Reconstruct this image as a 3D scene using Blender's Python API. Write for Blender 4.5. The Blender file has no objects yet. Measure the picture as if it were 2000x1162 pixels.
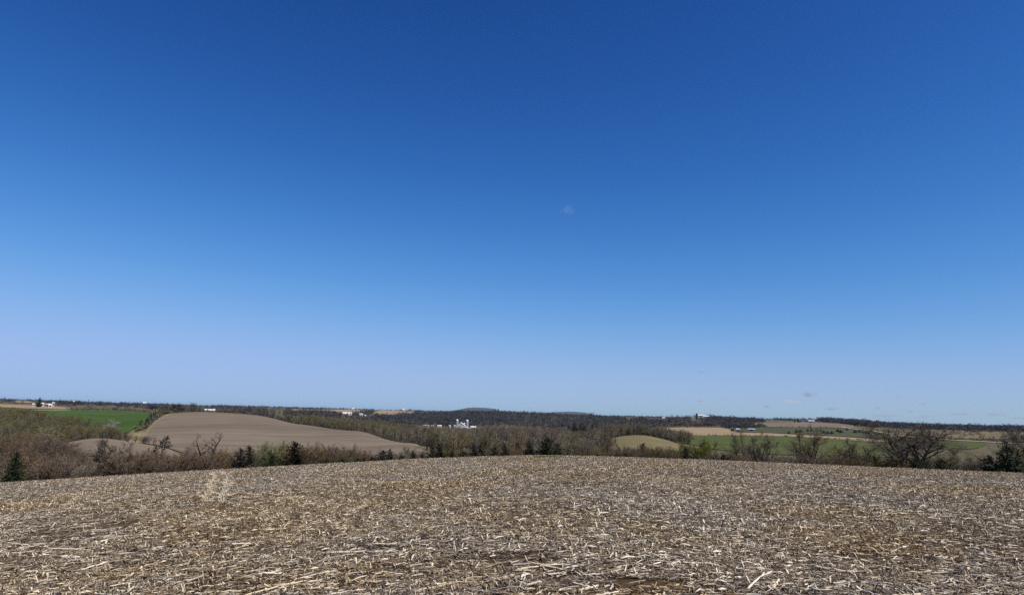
import bpy, math, random
import numpy as np
from mathutils import Vector, Matrix, Euler

R = math.radians
sc = bpy.context.scene
col = sc.collection

# ------------------------------------------------------------------ camera
F = 1376.0                       # focal length in pixels of a 2000 px wide picture
PITCH = math.atan(226.5 / F)
ROLL = R(1.40)
CAM_H = 1.7
fw = Vector((0, math.cos(PITCH), math.sin(PITCH)))
r0 = Vector((1, 0, 0)); u0 = Vector((0, -math.sin(PITCH), math.cos(PITCH)))
rt = r0 * math.cos(ROLL) + u0 * math.sin(ROLL)
up = u0 * math.cos(ROLL) - r0 * math.sin(ROLL)
cam = bpy.data.objects.new('camera', bpy.data.cameras.new('camera'))
col.objects.link(cam)
m = Matrix((( rt.x, up.x, -fw.x, 0), (rt.y, up.y, -fw.y, 0), (rt.z, up.z, -fw.z, CAM_H), (0, 0, 0, 1)))
cam.matrix_world = m
cam.data.sensor_fit = 'HORIZONTAL'; cam.data.sensor_width = 36.0
cam.data.lens = 36.0 * F / 2000.0
cam.data.clip_start = 0.1; cam.data.clip_end = 120000
sc.camera = cam

# ------------------------------------------------------------------ sky, sun, exposure
SUN_EL, SUN_AZ = R(54), R(124)   # azimuth clockwise from the viewing direction (+Y)
world = bpy.data.worlds.new('World'); sc.world = world; world.use_nodes = True
nt = world.node_tree; nt.nodes.clear()
sky = nt.nodes.new('ShaderNodeTexSky'); sky.sky_type = 'NISHITA'; sky.sun_disc = False
sky.sun_elevation = SUN_EL; sky.sun_rotation = SUN_AZ
sky.altitude = 300; sky.air_density = 1.0; sky.dust_density = 0.1; sky.ozone_density = 1.0
# the camera's deep, contrasty rendering of a clear sky: one tone curve and tint over the whole dome
def vm(op, a, b):
    n_ = nt.nodes.new('ShaderNodeVectorMath'); n_.operation = op; nt.links.new(a, n_.inputs[0]); n_.inputs[1].default_value = b; return n_.outputs[0]
sc_ = vm('MULTIPLY', sky.outputs[0], (0.1, 0.1, 0.1))
sx = nt.nodes.new('ShaderNodeSeparateXYZ'); nt.links.new(sc_, sx.inputs[0]); cx = nt.nodes.new('ShaderNodeCombineXYZ')
def mth(op, a, b):
    n_ = nt.nodes.new('ShaderNodeMath'); n_.operation = op
    for i_, x_ in enumerate((a, b)):
        if isinstance(x_, (int, float)): n_.inputs[i_].default_value = x_
        else: nt.links.new(x_, n_.inputs[i_])
    return n_.outputs[0]
for i_, (cap, g_, k_) in enumerate(((.352, 2.35, 2.72), (.513, 2.0, 2.718), (.892, 2.0, 3.857))):   # contrast with a soft shoulder
    e_ = mth('POWER', math.e, mth('MULTIPLY', mth('POWER', sx.outputs[i_], g_), -k_ / cap))
    nt.links.new(mth('MULTIPLY', mth('SUBTRACT', 1.0, e_), cap * 10), cx.inputs[i_])
skyc = cx.outputs[0]
bg = nt.nodes.new('ShaderNodeBackground'); bg.inputs[1].default_value = 0.0732
wo = nt.nodes.new('ShaderNodeOutputWorld')
nt.links.new(skyc, bg.inputs[0]); nt.links.new(bg.outputs[0], wo.inputs[0])

sun = bpy.data.objects.new('sun', bpy.data.lights.new('sun', 'SUN')); col.objects.link(sun)
sun.data.energy = 5.0; sun.data.angle = R(0.53); sun.data.color = (1.0, 0.945, 0.86)
sd = Vector((math.cos(SUN_EL) * math.sin(SUN_AZ), math.cos(SUN_EL) * math.cos(SUN_AZ), math.sin(SUN_EL)))
sun.rotation_euler = sd.to_track_quat('Z', 'Y').to_euler()
sun.location = sd * 60

sc.view_settings.view_transform = 'Standard'; sc.view_settings.look = 'None'
sc.view_settings.exposure = 0.45; sc.view_settings.gamma = 1.0
sc.view_settings.use_curve_mapping = False
sc.render.engine = 'CYCLES'
cy = sc.cycles
cy.max_bounces = 4; cy.diffuse_bounces = 3; cy.glossy_bounces = 1; cy.transmission_bounces = 1
cy.volume_bounces = 0; cy.transparent_max_bounces = 8
cy.caustics_reflective = False; cy.caustics_refractive = False
cy.use_denoising = False; cy.sample_clamp_indirect = 4
try:
    cy.denoiser = 'OPENIMAGEDENOISE'; cy.denoising_input_passes = 'RGB_ALBEDO_NORMAL'
except Exception:
    pass

# ------------------------------------------------------------------ picture <-> place
def H(u): return 783.0 + 0.0245 * u            # row of eye level at column u
def ray(u, v):
    d = fw * F + rt * (u - 1000.0) - up * (v - 581.0)
    h = math.hypot(d.x, d.y)
    return math.atan2(d.x, d.y), d.z / h       # azimuth, tangent of elevation

def pchip(x, y, xn):
    x = np.asarray(x, float); y = np.asarray(y, float); h = np.diff(x); dl = np.diff(y) / h
    s = np.zeros_like(y)
    for i in range(1, len(x) - 1):
        if dl[i-1] * dl[i] > 0:
            w1 = 2*h[i] + h[i-1]; w2 = h[i] + 2*h[i-1]
            s[i] = (w1 + w2) / (w1 / dl[i-1] + w2 / dl[i])
    s[0], s[-1] = dl[0], dl[-1]
    k = np.clip(np.searchsorted(x, xn) - 1, 0, len(x) - 2)
    t = np.clip((xn - x[k]) / h[k], 0, 1)
    return ((1 + 2*t) * (1 - t)**2 * y[k] + t * (1 - t)**2 * h[k] * s[k] + t*t * (3 - 2*t) * y[k+1] + t*t * (t - 1) * h[k] * s[k+1])

CREST = [(-200, 959), (0, 946), (200, 933), (400, 921), (600, 910), (800, 899), (950, 893), (1050, 891), (1150, 892.5), (1300, 897), (1500, 905), (1750, 916), (2000, 926), (2200, 935)]
def crest(u): return float(np.interp(u, [c[0] for c in CREST], [c[1] for c in CREST]))
A_CURV = 0.00068
TWO = 2 * math.sqrt(CAM_H * A_CURV)
DS = [180, 220, 300, 340, 400, 460, 550, 640, 700, 800, 900, 1150, 1500, 2000, 2800, 4000, 6000, 10000, 18000, 40000]
TAB = {   # ground rows in the picture at those distances
 -200: [972, 948, 905, 890, 862, 846, 826, 815, 811, 806, 801, 796, 790, 786, 782, 780, 779, 778, 778, 778],
 0:    [962, 935, 897, 884, 864, 848, 833, 821, 815, 809, 804, 798, 792, 788, 784, 782, 782, 782, 782, 783],
 120:  [950, 920, 880, 868, 868, 860, 845, 832, 826, 816, 809, 801, 795, 791, 788, 786, 785, 785, 785, 786],
 200:  [940, 900, 865, 857, 866, 860, 845, 834, 828, 819, 812, 801, 798, 795, 791, 789, 788, 787, 787, 788],
 300:  [938, 908, 876, 870, 868, 858, 842, 828, 821, 811, 809, 806, 802, 798, 794, 791, 790, 790, 790, 790],
 400:  [930, 915, 893, 884, 868, 855, 838, 823, 815, 806, 807, 812, 808, 803, 798, 795, 793, 792, 792, 793],
 500:  [924, 914, 895, 886, 868, 855, 837, 823, 815.5, 812, 816, 818, 812, 805, 799, 796, 795, 795, 795, 795],
 600:  [921, 914, 896, 886, 868, 855, 839, 831.5, 834, 838, 838, 826, 815, 808, 802, 799, 798, 798, 798, 798],
 700:  [915, 910, 895, 884, 865, 850, 843, 850, 852, 852, 848, 836, 824, 815, 805, 800, 800, 800, 800, 800],
 800:  [909, 905, 890, 880, 866, 868, 872, 870, 868, 864, 859, 846, 834, 822, 808, 803, 803, 803, 803, 803],
 900:  [904, 902, 895, 892, 886, 880, 874, 870, 867, 862, 858, 848, 838, 828, 811, 807, 806, 805, 805, 805],
 1000: [901, 900, 894, 890, 885, 879, 873, 868, 865, 860, 855, 847, 838, 827, 811, 808.5, 808, 807.5, 807.5, 807.5],
 1050: [901, 900, 894, 890, 884, 878, 872, 867, 864, 859, 854, 847, 839, 829, 811, 810, 809, 808.5, 808.5, 808.5],
 1180: [903, 902, 892, 880, 864, 857, 862, 864, 862, 858, 854, 845, 837, 829, 818, 814, 813, 812, 812, 812],
 1250: [905, 904, 892, 877, 858, 850.5, 856, 860, 859, 855, 852, 843, 836, 828, 819, 815, 814, 814, 814, 814],
 1330: [908, 906, 896, 888, 872, 866, 866, 862, 858, 851, 847, 838, 832, 825, 818, 818, 816, 816, 816, 815.5],
 1380: [911, 909, 899, 892, 880, 873, 868, 862, 858, 852, 848, 838.5, 832, 822, 816, 819, 818, 817, 817, 816.7],
 1450: [914, 911, 902, 896, 886, 878, 870, 863, 859, 854, 849, 840, 833, 825, 819, 820, 819, 819, 819, 818.5],
 1600: [922, 916, 906, 900, 890, 883, 874, 867, 863, 857.5, 852, 843.5, 835, 826, 823, 823, 823, 822, 822, 822],
 1750: [930, 923, 911, 905, 896, 888, 879, 872, 868, 862, 857, 848, 841, 837, 832, 828, 827, 826, 826, 826],
 1900: [936, 928, 915, 909, 899, 892, 883, 876, 871, 865, 860, 852, 845, 842, 838, 833, 831, 830, 830, 829.5],
 2050: [944, 934, 920, 913, 903, 895, 886, 878, 874, 868, 863, 855, 848, 845, 841, 836, 834, 834, 834, 833],
 2200: [952, 940, 924, 917, 906, 898, 888, 881, 877, 871, 866, 858, 852, 848, 844, 840, 838, 838, 838, 837],
}
NEAR = [2.5, 4, 6, 9, 13, 18, 25, 34, 46, 60, 78, 100, 120]
lnD = np.log(np.array(NEAR + DS, float))
LN_GRID = np.linspace(math.log(2.5), math.log(40000), 1400)
cols_th, cols_t = [], []
for u in sorted(TAB):
    th, _ = ray(u, H(u)); s = -ray(u, crest(u))[1]
    b = s - TWO
    t = [(-b * d - A_CURV * d * d - CAM_H) / d for d in NEAR]
    t[-1] = t[-2] * 0.35 + ray(u, TAB[u][0])[1] * 0.65
    t += [ray(u, v)[1] for v in TAB[u]]
    cols_th.append(th); cols_t.append(pchip(lnD, t, LN_GRID))
mean_t = np.mean(np.array(cols_t), axis=0)
cols_th = [-math.pi, R(-100)] + cols_th + [R(100), math.pi]
cols_t = [mean_t, mean_t] + cols_t + [mean_t, mean_t]
CT = np.array(cols_t); TH_GRID = np.linspace(-math.pi, math.pi, 2881)
TGRID = np.empty((len(TH_GRID), len(LN_GRID)))
for j in range(len(LN_GRID)):
    TGRID[:, j] = pchip(cols_th, CT[:, j], TH_GRID)
_rng = np.random.RandomState(5)
_wv = [(_rng.uniform(-1, 1), _rng.uniform(-1, 1), _rng.uniform(0, 6.28)) for _ in range(7)]

def Zarr(th, d):
    th = np.asarray(th, float); d = np.asarray(d, float)
    x = np.clip((th + math.pi) / (2*math.pi) * (len(TH_GRID) - 1), 0, len(TH_GRID) - 1.001)
    y = np.clip((np.log(np.maximum(d, 2.5)) - LN_GRID[0]) / (LN_GRID[1] - LN_GRID[0]), 0, len(LN_GRID) - 1.001)
    i = x.astype(int); j = y.astype(int); fx = x - i; fy = y - j
    t = (TGRID[i, j]*(1-fx)*(1-fy) + TGRID[i+1, j]*fx*(1-fy) + TGRID[i, j+1]*(1-fx)*fy + TGRID[i+1, j+1]*fx*fy)
    z = CAM_H + t * np.maximum(d, 2.5)
    px, py = d*np.sin(th), d*np.cos(th)
    amp = np.clip((d - 250) / 2500.0, 0, 1)
    w = sum(np.sin((a*px + b*py) * 0.009 + c) for a, b, c in _wv)
    z = z + amp * w * 0.55
    near = d < 2.5
    if np.any(near):
        z = np.where(near, (z) * (d / 2.5), z)
    return z
def Z(th, d): return float(Zarr(np.array([th]), np.array([d]))[0])
def Zxy(x, y): return Z(math.atan2(x, y), math.hypot(x, y))
def P(th, d, dz=0.0): return Vector((d*math.sin(th), d*math.cos(th), Z(th, d) + dz))
def uth(u): return ray(u, H(u))[0]
D_SCAN = np.exp(np.linspace(math.log(6), math.log(30000), 6000))
def d_of(u, v, lo=100.0, hi=30000.0):
    """distance of the first ground the line of sight (u, v) meets beyond lo"""
    th, te = ray(u, v)
    tt = (Zarr(np.full_like(D_SCAN, th), D_SCAN) - CAM_H) / D_SCAN
    ok = np.where((tt >= te) & (D_SCAN >= lo))[0]
    return float(D_SCAN[ok[0]]) if len(ok) else hi

# ------------------------------------------------------------------ helpers
def tag(o, label=None, cat=None, group=None, kind=None):
    if label: o['label'] = label
    if cat: o['category'] = cat
    if group: o['group'] = group
    if kind: o['kind'] = kind
    return o
def mesh_from(name, verts, faces, mats=(), mi=None, smooth=False):
    me = bpy.data.meshes.new(name); me.from_pydata([tuple(v) for v in verts], [], faces)
    for k in mats: me.materials.append(k)
    if mi is not None: me.polygons.foreach_set('material_index', mi)
    if smooth: me.polygons.foreach_set('use_smooth', [True] * len(me.polygons))
    me.update(); return me
def obj(name, me, parent=None, loc=None, link=True):
    o = bpy.data.objects.new(name, me)
    if link: col.objects.link(o)
    if parent: o.parent = parent
    if loc is not None: o.location = loc
    return o
def empty(name, loc, rz=0.0, s=1.0):
    o = bpy.data.objects.new(name, None); col.objects.link(o)
    o.location = loc; o.rotation_euler = (0, 0, rz); o.scale = s if hasattr(s, '__len__') else (s, s, s)
    o.empty_display_size = 0.3
    return o
class MB:
    def __init__(s): s.v = []; s.f = []; s.m = []
    def add(s, vs, fs, mi=0):
        n = len(s.v); s.v += [tuple(p) for p in vs]; s.f += [tuple(i + n for i in f) for f in fs]; s.m += [mi] * len(fs)
    def box(s, x0, x1, y0, y1, z0, z1, mi=0):
        s.add([(x0,y0,z0),(x1,y0,z0),(x1,y1,z0),(x0,y1,z0),(x0,y0,z1),(x1,y0,z1),(x1,y1,z1),(x0,y1,z1)],
              [(0,3,2,1),(4,5,6,7),(0,1,5,4),(1,2,6,5),(2,3,7,6),(3,0,4,7)], mi)
    def tube(s, pts, rad, n=5, mi=0, cap=True):
        pts = [Vector(p) for p in pts]; base = len(s.v)
        a = (pts[1] - pts[0]).normalized()
        x = a.orthogonal().normalized()
        for k, p in enumerate(pts):
            t = (pts[min(k+1, len(pts)-1)] - pts[max(k-1, 0)]).normalized()
            x = (x - t * x.dot(t)); x = x.normalized() if x.length > 1e-6 else t.orthogonal().normalized()
            y = t.cross(x)
            for i in range(n):
                an = 2*math.pi*i/n
                s.v.append(tuple(p + (x*math.cos(an) + y*math.sin(an)) * rad[k]))
        for k in range(len(pts) - 1):
            for i in range(n):
                s.f.append((base+k*n+i, base+k*n+(i+1)%n, base+(k+1)*n+(i+1)%n, base+(k+1)*n+i)); s.m.append(mi)
        if cap and n > 2:
            s.f.append(tuple(base+i for i in range(n))[::-1]); s.m.append(mi)
            s.f.append(tuple(base+(len(pts)-1)*n+i for i in range(n))); s.m.append(mi)
    def sliver(s, p, q, w, mi=0):
        p = Vector(p); q = Vector(q); t = (q - p)
        x = t.cross(Vector((random.uniform(-1,1), random.uniform(-1,1), random.uniform(-1,1))))
        x = x.normalized() * w * 0.5 if x.length > 1e-9 else Vector((w*0.5, 0, 0))
        s.add([p - x, p + x, q + x*0.35, q - x*0.35], [(0,1,2,3)], mi)
    def revolve(s, prof, n=16, mi=0, cx=0, cy=0):
        base = len(s.v)
        for (r, z) in prof:
            for i in range(n):
                an = 2*math.pi*i/n; s.v.append((cx + r*math.cos(an), cy + r*math.sin(an), z))
        for k in range(len(prof)-1):
            for i in range(n):
                s.f.append((base+k*n+i, base+k*n+(i+1)%n, base+(k+1)*n+(i+1)%n, base+(k+1)*n+i)); s.m.append(mi)
    def mesh(s, name, mats, smooth=False): return mesh_from(name, s.v, s.f, mats, s.m, smooth)
    def build(s, name, mats, parent=None, loc=None, smooth=False):
        return obj(name, s.mesh(name, mats if isinstance(mats, (list, tuple)) else [mats], smooth), parent, loc)

# ------------------------------------------------------------------ materials
ALB = 0.72   # one trim for the albedo of every soil, plant and building surface
def mat(name, c, rough=0.9, vary=0.0, rnd=0.0, scale=1.0, c2=None, bump=0.0, bscale=20.0, spec=0.15, trans=0.0, coord='Object', stretch=None):
    k = bpy.data.materials.new(name); k.use_nodes = True; t = k.node_tree; n = t.nodes
    bs = n['Principled BSDF']; bs.inputs['Roughness'].default_value = rough
    bs.inputs['Specular IOR Level'].default_value = spec
    c = tuple(x * ALB for x in c); c2 = tuple(x * ALB for x in c2) if c2 else tuple(x * (1 - vary) for x in c)
    last = None
    tc = n.new('ShaderNodeTexCoord'); mp = n.new('ShaderNodeMapping'); t.links.new(tc.outputs[coord], mp.inputs[0])
    if stretch: mp.inputs['Scale'].default_value = stretch[:3]; mp.inputs['Rotation'].default_value[2] = stretch[3]
    if vary > 0 or c2 != c:
        nz = n.new('ShaderNodeTexNoise'); nz.inputs['Scale'].default_value = scale; nz.inputs['Detail'].default_value = 6; nz.inputs['Roughness'].default_value = 0.65
        t.links.new(mp.outputs[0], nz.inputs['Vector'])
        rp = n.new('ShaderNodeValToRGB'); rp.color_ramp.elements[0].position = 0.2; rp.color_ramp.elements[1].position = 0.65
        rp.color_ramp.elements[0].color = (*c2, 1); rp.color_ramp.elements[1].color = (*c, 1)
        t.links.new(nz.outputs['Fac'], rp.inputs[0]); last = rp.outputs[0]
    else:
        rgb = n.new('ShaderNodeRGB'); rgb.outputs[0].default_value = (*c, 1); last = rgb.outputs[0]
    if rnd > 0:
        oi = n.new('ShaderNodeObjectInfo'); mr = n.new('ShaderNodeMapRange'); mr.inputs['To Min'].default_value = 1 - rnd; mr.inputs['To Max'].default_value = 1 + rnd
        t.links.new(oi.outputs['Random'], mr.inputs[0])
        h = n.new('ShaderNodeHueSaturation'); t.links.new(mr.outputs[0], h.inputs['Value']); t.links.new(last, h.inputs['Color'])
        m2 = n.new('ShaderNodeMath'); m2.operation = 'MULTIPLY_ADD'; m2.inputs[1].default_value = 7.31; m2.inputs[2].default_value = 0.2
        m3 = n.new('ShaderNodeMath'); m3.operation = 'FRACT'; t.links.new(oi.outputs['Random'], m2.inputs[0]); t.links.new(m2.outputs[0], m3.inputs[0])
        m4 = n.new('ShaderNodeMapRange'); m4.inputs['To Min'].default_value = 0.7; m4.inputs['To Max'].default_value = 1.25; t.links.new(m3.outputs[0], m4.inputs[0])
        t.links.new(m4.outputs[0], h.inputs['Saturation']); last = h.outputs[0]
    t.links.new(last, bs.inputs['Base Color'])
    if bump > 0:
        nb = n.new('ShaderNodeTexNoise'); nb.inputs['Scale'].default_value = bscale; nb.inputs['Detail'].default_value = 5
        t.links.new(mp.outputs[0], nb.inputs['Vector'])
        bp = n.new('ShaderNodeBump'); bp.inputs['Strength'].default_value = bump; bp.inputs['Distance'].default_value = 0.05
        t.links.new(nb.outputs['Fac'], bp.inputs['Height']); t.links.new(bp.outputs[0], bs.inputs['Normal'])
    if trans > 0:
        tr = n.new('ShaderNodeBsdfTranslucent'); t.links.new(last, tr.inputs[0]); mx = n.new('ShaderNodeMixShader'); mx.inputs[0].default_value = trans
        t.links.new(bs.outputs[0], mx.inputs[1]); t.links.new(tr.outputs[0], mx.inputs[2]); t.links.new(mx.outputs[0], n['Material Output'].inputs[0])
    return k

def field_mat(name, c, c2, c3, big=0.012, row=0.8, rot=0.3, rows=0.35, fine=0.5):
    """soil or crop: broad patches, drill rows that follow the slope, fine speckle"""
    c, c2, c3 = [tuple(x * ALB for x in k_) for k_ in (c, c2, c3)]
    k = bpy.data.materials.new(name); k.use_nodes = True; t = k.node_tree; n = t.nodes; bs = n['Principled BSDF']
    bs.inputs['Roughness'].default_value = 0.95; bs.inputs['Specular IOR Level'].default_value = 0.08
    tc = n.new('ShaderNodeTexCoord')
    def noise(scale, det, src):
        z = n.new('ShaderNodeTexNoise'); z.inputs['Scale'].default_value = scale; z.inputs['Detail'].default_value = det; z.inputs['Roughness'].default_value = 0.6; z.inputs['Distortion'].default_value = 0.8
        t.links.new(src, z.inputs['Vector']); return z.outputs['Fac']
    mp = n.new('ShaderNodeMapping'); mp.inputs['Rotation'].default_value[2] = rot; mp.inputs['Scale'].default_value = (0.03, 1, 1); t.links.new(tc.outputs['Object'], mp.inputs[0])
    # bend the rows gently
    a = noise(big, 4, tc.outputs['Object']); b = noise(row * 0.35, 3, mp.outputs[0]); c_ = noise(fine, 3, tc.outputs['Object'])
    def ramp(f, p0, p1):
        r = n.new('ShaderNodeMapRange'); r.inputs[1].default_value = p0; r.inputs[2].default_value = p1; t.links.new(f, r.inputs[0]); return r.outputs[0]
    m1 = n.new('ShaderNodeMix'); m1.data_type = 'RGBA'; m1.inputs[6].default_value = (*c, 1); m1.inputs[7].default_value = (*c2, 1); t.links.new(ramp(a, 0.4, 0.62), m1.inputs[0])
    fr = n.new('ShaderNodeMath'); fr.operation = 'MULTIPLY'; fr.inputs[1].default_value = rows; t.links.new(ramp(b, 0.42, 0.62), fr.inputs[0])
    m2 = n.new('ShaderNodeMix'); m2.data_type = 'RGBA'; m2.inputs[7].default_value = (*c3, 1); t.links.new(fr.outputs[0], m2.inputs[0]); t.links.new(m1.outputs[2], m2.inputs[6])
    f2 = n.new('ShaderNodeMath'); f2.operation = 'MULTIPLY'; f2.inputs[1].default_value = rows * 0.8; t.links.new(ramp(c_, 0.45, 0.65), f2.inputs[0])
    m3 = n.new('ShaderNodeMix'); m3.data_type = 'RGBA'; m3.inputs[7].default_value = (*c2, 1); t.links.new(f2.outputs[0], m3.inputs[0]); t.links.new(m2.outputs[2], m3.inputs[6])
    t.links.new(m3.outputs[2], bs.inputs['Base Color'])
    return k

M = {}
M['bark'] = mat('bark', (0.050, 0.039, 0.031), vary=0.5, rnd=0.25, scale=3, bump=0.6, bscale=9)
M['bark_pale'] = mat('bark_pale', (0.40, 0.37, 0.32), vary=0.35, scale=2)
M['twig_brown'] = mat('twig_brown', (0.178, 0.125, 0.080), vary=0.3, rnd=0.28, scale=0.5)
M['twig_red'] = mat('twig_red', (0.172, 0.116, 0.080), vary=0.3, rnd=0.25, scale=0.5)
M['twig_olive'] = mat('twig_olive', (0.190, 0.162, 0.078), vary=0.3, rnd=0.25, scale=0.5)
M['twig_grey'] = mat('twig_grey', (0.200, 0.165, 0.118), vary=0.3, rnd=0.25, scale=0.5)
M['twig_dark'] = mat('twig_dark', (0.074, 0.070, 0.078), vary=0.3, rnd=0.3, scale=0.5)
M['twig_oak'] = mat('twig_oak', (0.142, 0.106, 0.076), vary=0.3, rnd=0.2, scale=0.5)
M['twig_pale'] = mat('twig_pale', (0.42, 0.39, 0.34), vary=0.2, scale=0.5)
M['bud'] = mat('bud', (0.210, 0.235, 0.060), vary=0.35, rnd=0.2, scale=0.6, trans=0.35)
M['bud_olive'] = mat('bud_olive', (0.178, 0.160, 0.075), vary=0.35, rnd=0.2, scale=0.6, trans=0.3)
M['needle'] = mat('needle', (0.040, 0.052, 0.024), vary=0.5, rnd=0.3, scale=1.2)
M['needle_bronze'] = mat('needle_bronze', (0.058, 0.050, 0.030), vary=0.5, rnd=0.3, scale=1.2)
M['needle_blue'] = mat('needle_blue', (0.030, 0.055, 0.040), vary=0.4, rnd=0.2, scale=1.2)
M['soil'] = mat('soil', (0.098, 0.064, 0.036), c2=(0.055, 0.036, 0.021), scale=1.3, bump=1.0, bscale=16, rough=1.0, spec=0.05)
M['rough_ground'] = mat('rough_ground', (0.130, 0.112, 0.060), c2=(0.090, 0.076, 0.050), scale=0.06, rough=1.0, spec=0.05)
# ------------------------------------------------------------------ ground
def polar_mesh(name, ths, ds, zoff, mats, center=False):
    T, D = np.meshgrid(ths, ds, indexing='ij')
    zz = Zarr(T.ravel(), D.ravel()) + zoff
    V = np.stack([D.ravel()*np.sin(T.ravel()), D.ravel()*np.cos(T.ravel()), zz], 1)
    nt_, nd = len(ths), len(ds); i, j = np.meshgrid(np.arange(nt_-1), np.arange(nd-1), indexing='ij'); a = (i*nd + j).ravel()
    Fc = np.stack([a, a+1, a+nd+1, a+nd], 1)
    me = bpy.data.meshes.new(name); me.from_pydata(V.tolist(), [], Fc.tolist())
    for k in mats: me.materials.append(k)
    me.polygons.foreach_set('use_smooth', [True]*len(me.polygons)); me.update()
    return me
th_all = np.unique(np.concatenate([np.linspace(-math.pi, R(-45), 61), np.linspace(R(-45), R(45), 451), np.linspace(R(45), math.pi, 61)]))
ground = obj('ground', polar_mesh('ground', th_all, np.exp(np.linspace(math.log(88), math.log(40000), 330)), -0.06, [M['rough_ground']]))
tag(ground, 'rough brown valley floor and rolling farmland reaching the horizon', 'ground', kind='structure')
ds_f = np.concatenate([[0.3, 1, 2, 2.5], np.exp(np.linspace(math.log(3), math.log(106), 120))])
cf = obj('corn_field', polar_mesh('corn_field', th_all, ds_f, 0.0, [M['soil']]))
tag(cf, 'brown soil of the harvested corn field on the near hilltop', 'field', kind='structure')

FIELDS = []
def in_field(u, d, mg=0.012):
    for e in FIELDS:
        if e[0,0] - 3 < u < e[-1,0] + 3 and np.interp(u, e[:,0], e[:,1]) * (1 - mg) < d < np.interp(u, e[:,0], e[:,2]) * (1 + mg): return True
    return False
def field(name, edges, m_, label, zoff=None, cat='field', nd=14, du=4.0):
    """edges: (u, near distance, far distance) along the picture's columns"""
    FIELDS.append(np.array(edges, float))
    us = np.arange(edges[0][0], edges[-1][0] + du*0.5, du)
    e = np.array(edges, float); lo = pchip(e[:,0], e[:,1], us); hi = pchip(e[:,0], e[:,2], us)
    V = []; 
    for u, a, b in zip(us, lo, hi):
        d = a + (b - a) * np.linspace(0, 1, nd); th = np.full(nd, uth(u))
        z = Zarr(th, d) + (0.12 + d * 0.0004 if zoff is None else zoff)
        V += list(zip(d*np.sin(th), d*np.cos(th), z))
    Fc = [(i*nd+j, i*nd+j+1, (i+1)*nd+j+1, (i+1)*nd+j) for i in range(len(us)-1) for j in range(nd-1)]
    o = obj(name, mesh_from(name, V, Fc, [m_], smooth=True))
    return tag(o, label, cat, kind='structure')
brown = field_mat('tilled_brown', (0.180, 0.142, 0.102), (0.140, 0.106, 0.074), (0.260, 0.212, 0.160), big=0.012, row=0.22, rot=0.25, rows=0.42, fine=0.06)
brown2 = field_mat('tilled_brown_pale', (0.200, 0.156, 0.112), (0.160, 0.122, 0.086), (0.26, 0.21, 0.155), big=0.015, row=0.4, rot=-0.1, rows=0.4, fine=0.1)
green = field_mat('winter_green', (0.045, 0.092, 0.010), (0.034, 0.066, 0.010), (0.085, 0.118, 0.026), big=0.02, row=0.25, rot=0.1, rows=0.8, fine=0.1)
green2 = field_mat('meadow_green', (0.066, 0.092, 0.018), (0.100, 0.095, 0.034), (0.044, 0.076, 0.012), big=0.012, row=0.25, rot=-0.2, rows=0.8, fine=0.1)
green3 = field_mat('thin_green', (0.062, 0.078, 0.030), (0.088, 0.080, 0.044), (0.046, 0.066, 0.020), big=0.015, row=0.2, rot=-0.1, rows=0.8, fine=0.06)
pasture = field_mat('pasture_olive', (0.178, 0.146, 0.074), (0.128, 0.116, 0.052), (0.225, 0.170, 0.095), big=0.03, row=0.4, rot=-0.3, rows=0.5, fine=0.15)
tan = field_mat('stubble_tan', (0.30, 0.225, 0.135), (0.255, 0.18, 0.11), (0.35, 0.275, 0.17), big=0.008, row=0.3, rot=-0.2, rows=0.5, fine=0.08)
pale = field_mat('dry_grass_pale', (0.33, 0.26, 0.155), (0.19, 0.155, 0.08), (0.17, 0.15, 0.07), big=0.08, row=0.5, rot=0.4, rows=0.8, fine=0.3)
rough_past = field_mat('rough_pasture', (0.185, 0.140, 0.070), (0.095, 0.090, 0.040), (0.240, 0.190, 0.110), big=0.02, row=0.25, rot=-0.15, rows=0.7, fine=0.06)
gravel = mat('road_gravel', (0.52, 0.44, 0.33), vary=0.15, scale=0.1)

field('tilled_field', [(284, 445, 470), (292, 415, 540), (305, 385, 640), (325, 350, 735), (345, 335, 790), (400, 300, 812), (450, 290, 805), (520, 275, 755), (600, 265, 655), (700, 262, 560), (760, 262, 480), (810, 268, 410), (842, 285, 312)], brown, 'broad tilled brown field on the round hill left of centre', nd=60, du=3)
field('tilled_field', [(130, 250, 335), (200, 235, 345), (280, 230, 345), (330, 235, 338), (362, 262, 290)], brown2, 'narrow tilled field strip behind the left thicket', nd=24)
field('green_field', [(15, 905, 960), (70, 800, 1010), (130, 690, 1130), (200, 560, 1190), (252, 535, 1210), (275, 590, 1190), (300, 720, 1150), (314, 950, 1100)], green, 'bright green crop field beyond the left valley wood', nd=36, du=3)
field('grass_strip', [(246, 405, 480), (258, 395, 530), (275, 395, 580), (287, 450, 540), (298, 560, 605), (312, 665, 700), (330, 750, 775), (345, 803, 815)], pale, 'pale dry grass strip along the brown hill beside the green field', nd=10, du=3)
field('stubble_field', [(-60, 1350, 1900), (0, 1300, 1850), (60, 1250, 1750), (110, 1250, 1600), (140, 1280, 1450)], tan, 'pale tan field strip behind the far left farm')
field('stubble_field', [(-60, 1060, 1130), (40, 1040, 1110), (100, 1080, 1180), (150, 1160, 1260)], pale, 'thin pale field edge just beyond the left wood')
field('stubble_field', [(30, 2300, 3300), (60, 2300, 3500), (85, 2300, 3100)], tan, 'small tan field on the far left skyline')
field('stubble_field', [(570, 2200, 3200), (600, 2150, 3500), (650, 2200, 3700), (700, 2500, 3800), (725, 2700, 3300)], tan, 'tan field below the far skyline tree row left of centre')
field('stubble_field', [(700, 1850, 2000), (725, 1900, 2350), (745, 2200, 3700), (790, 2500, 3700), (830, 2700, 3600), (880, 2900, 3500)], tan, 'tan hollow field winding up between the dark far woods')
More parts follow.
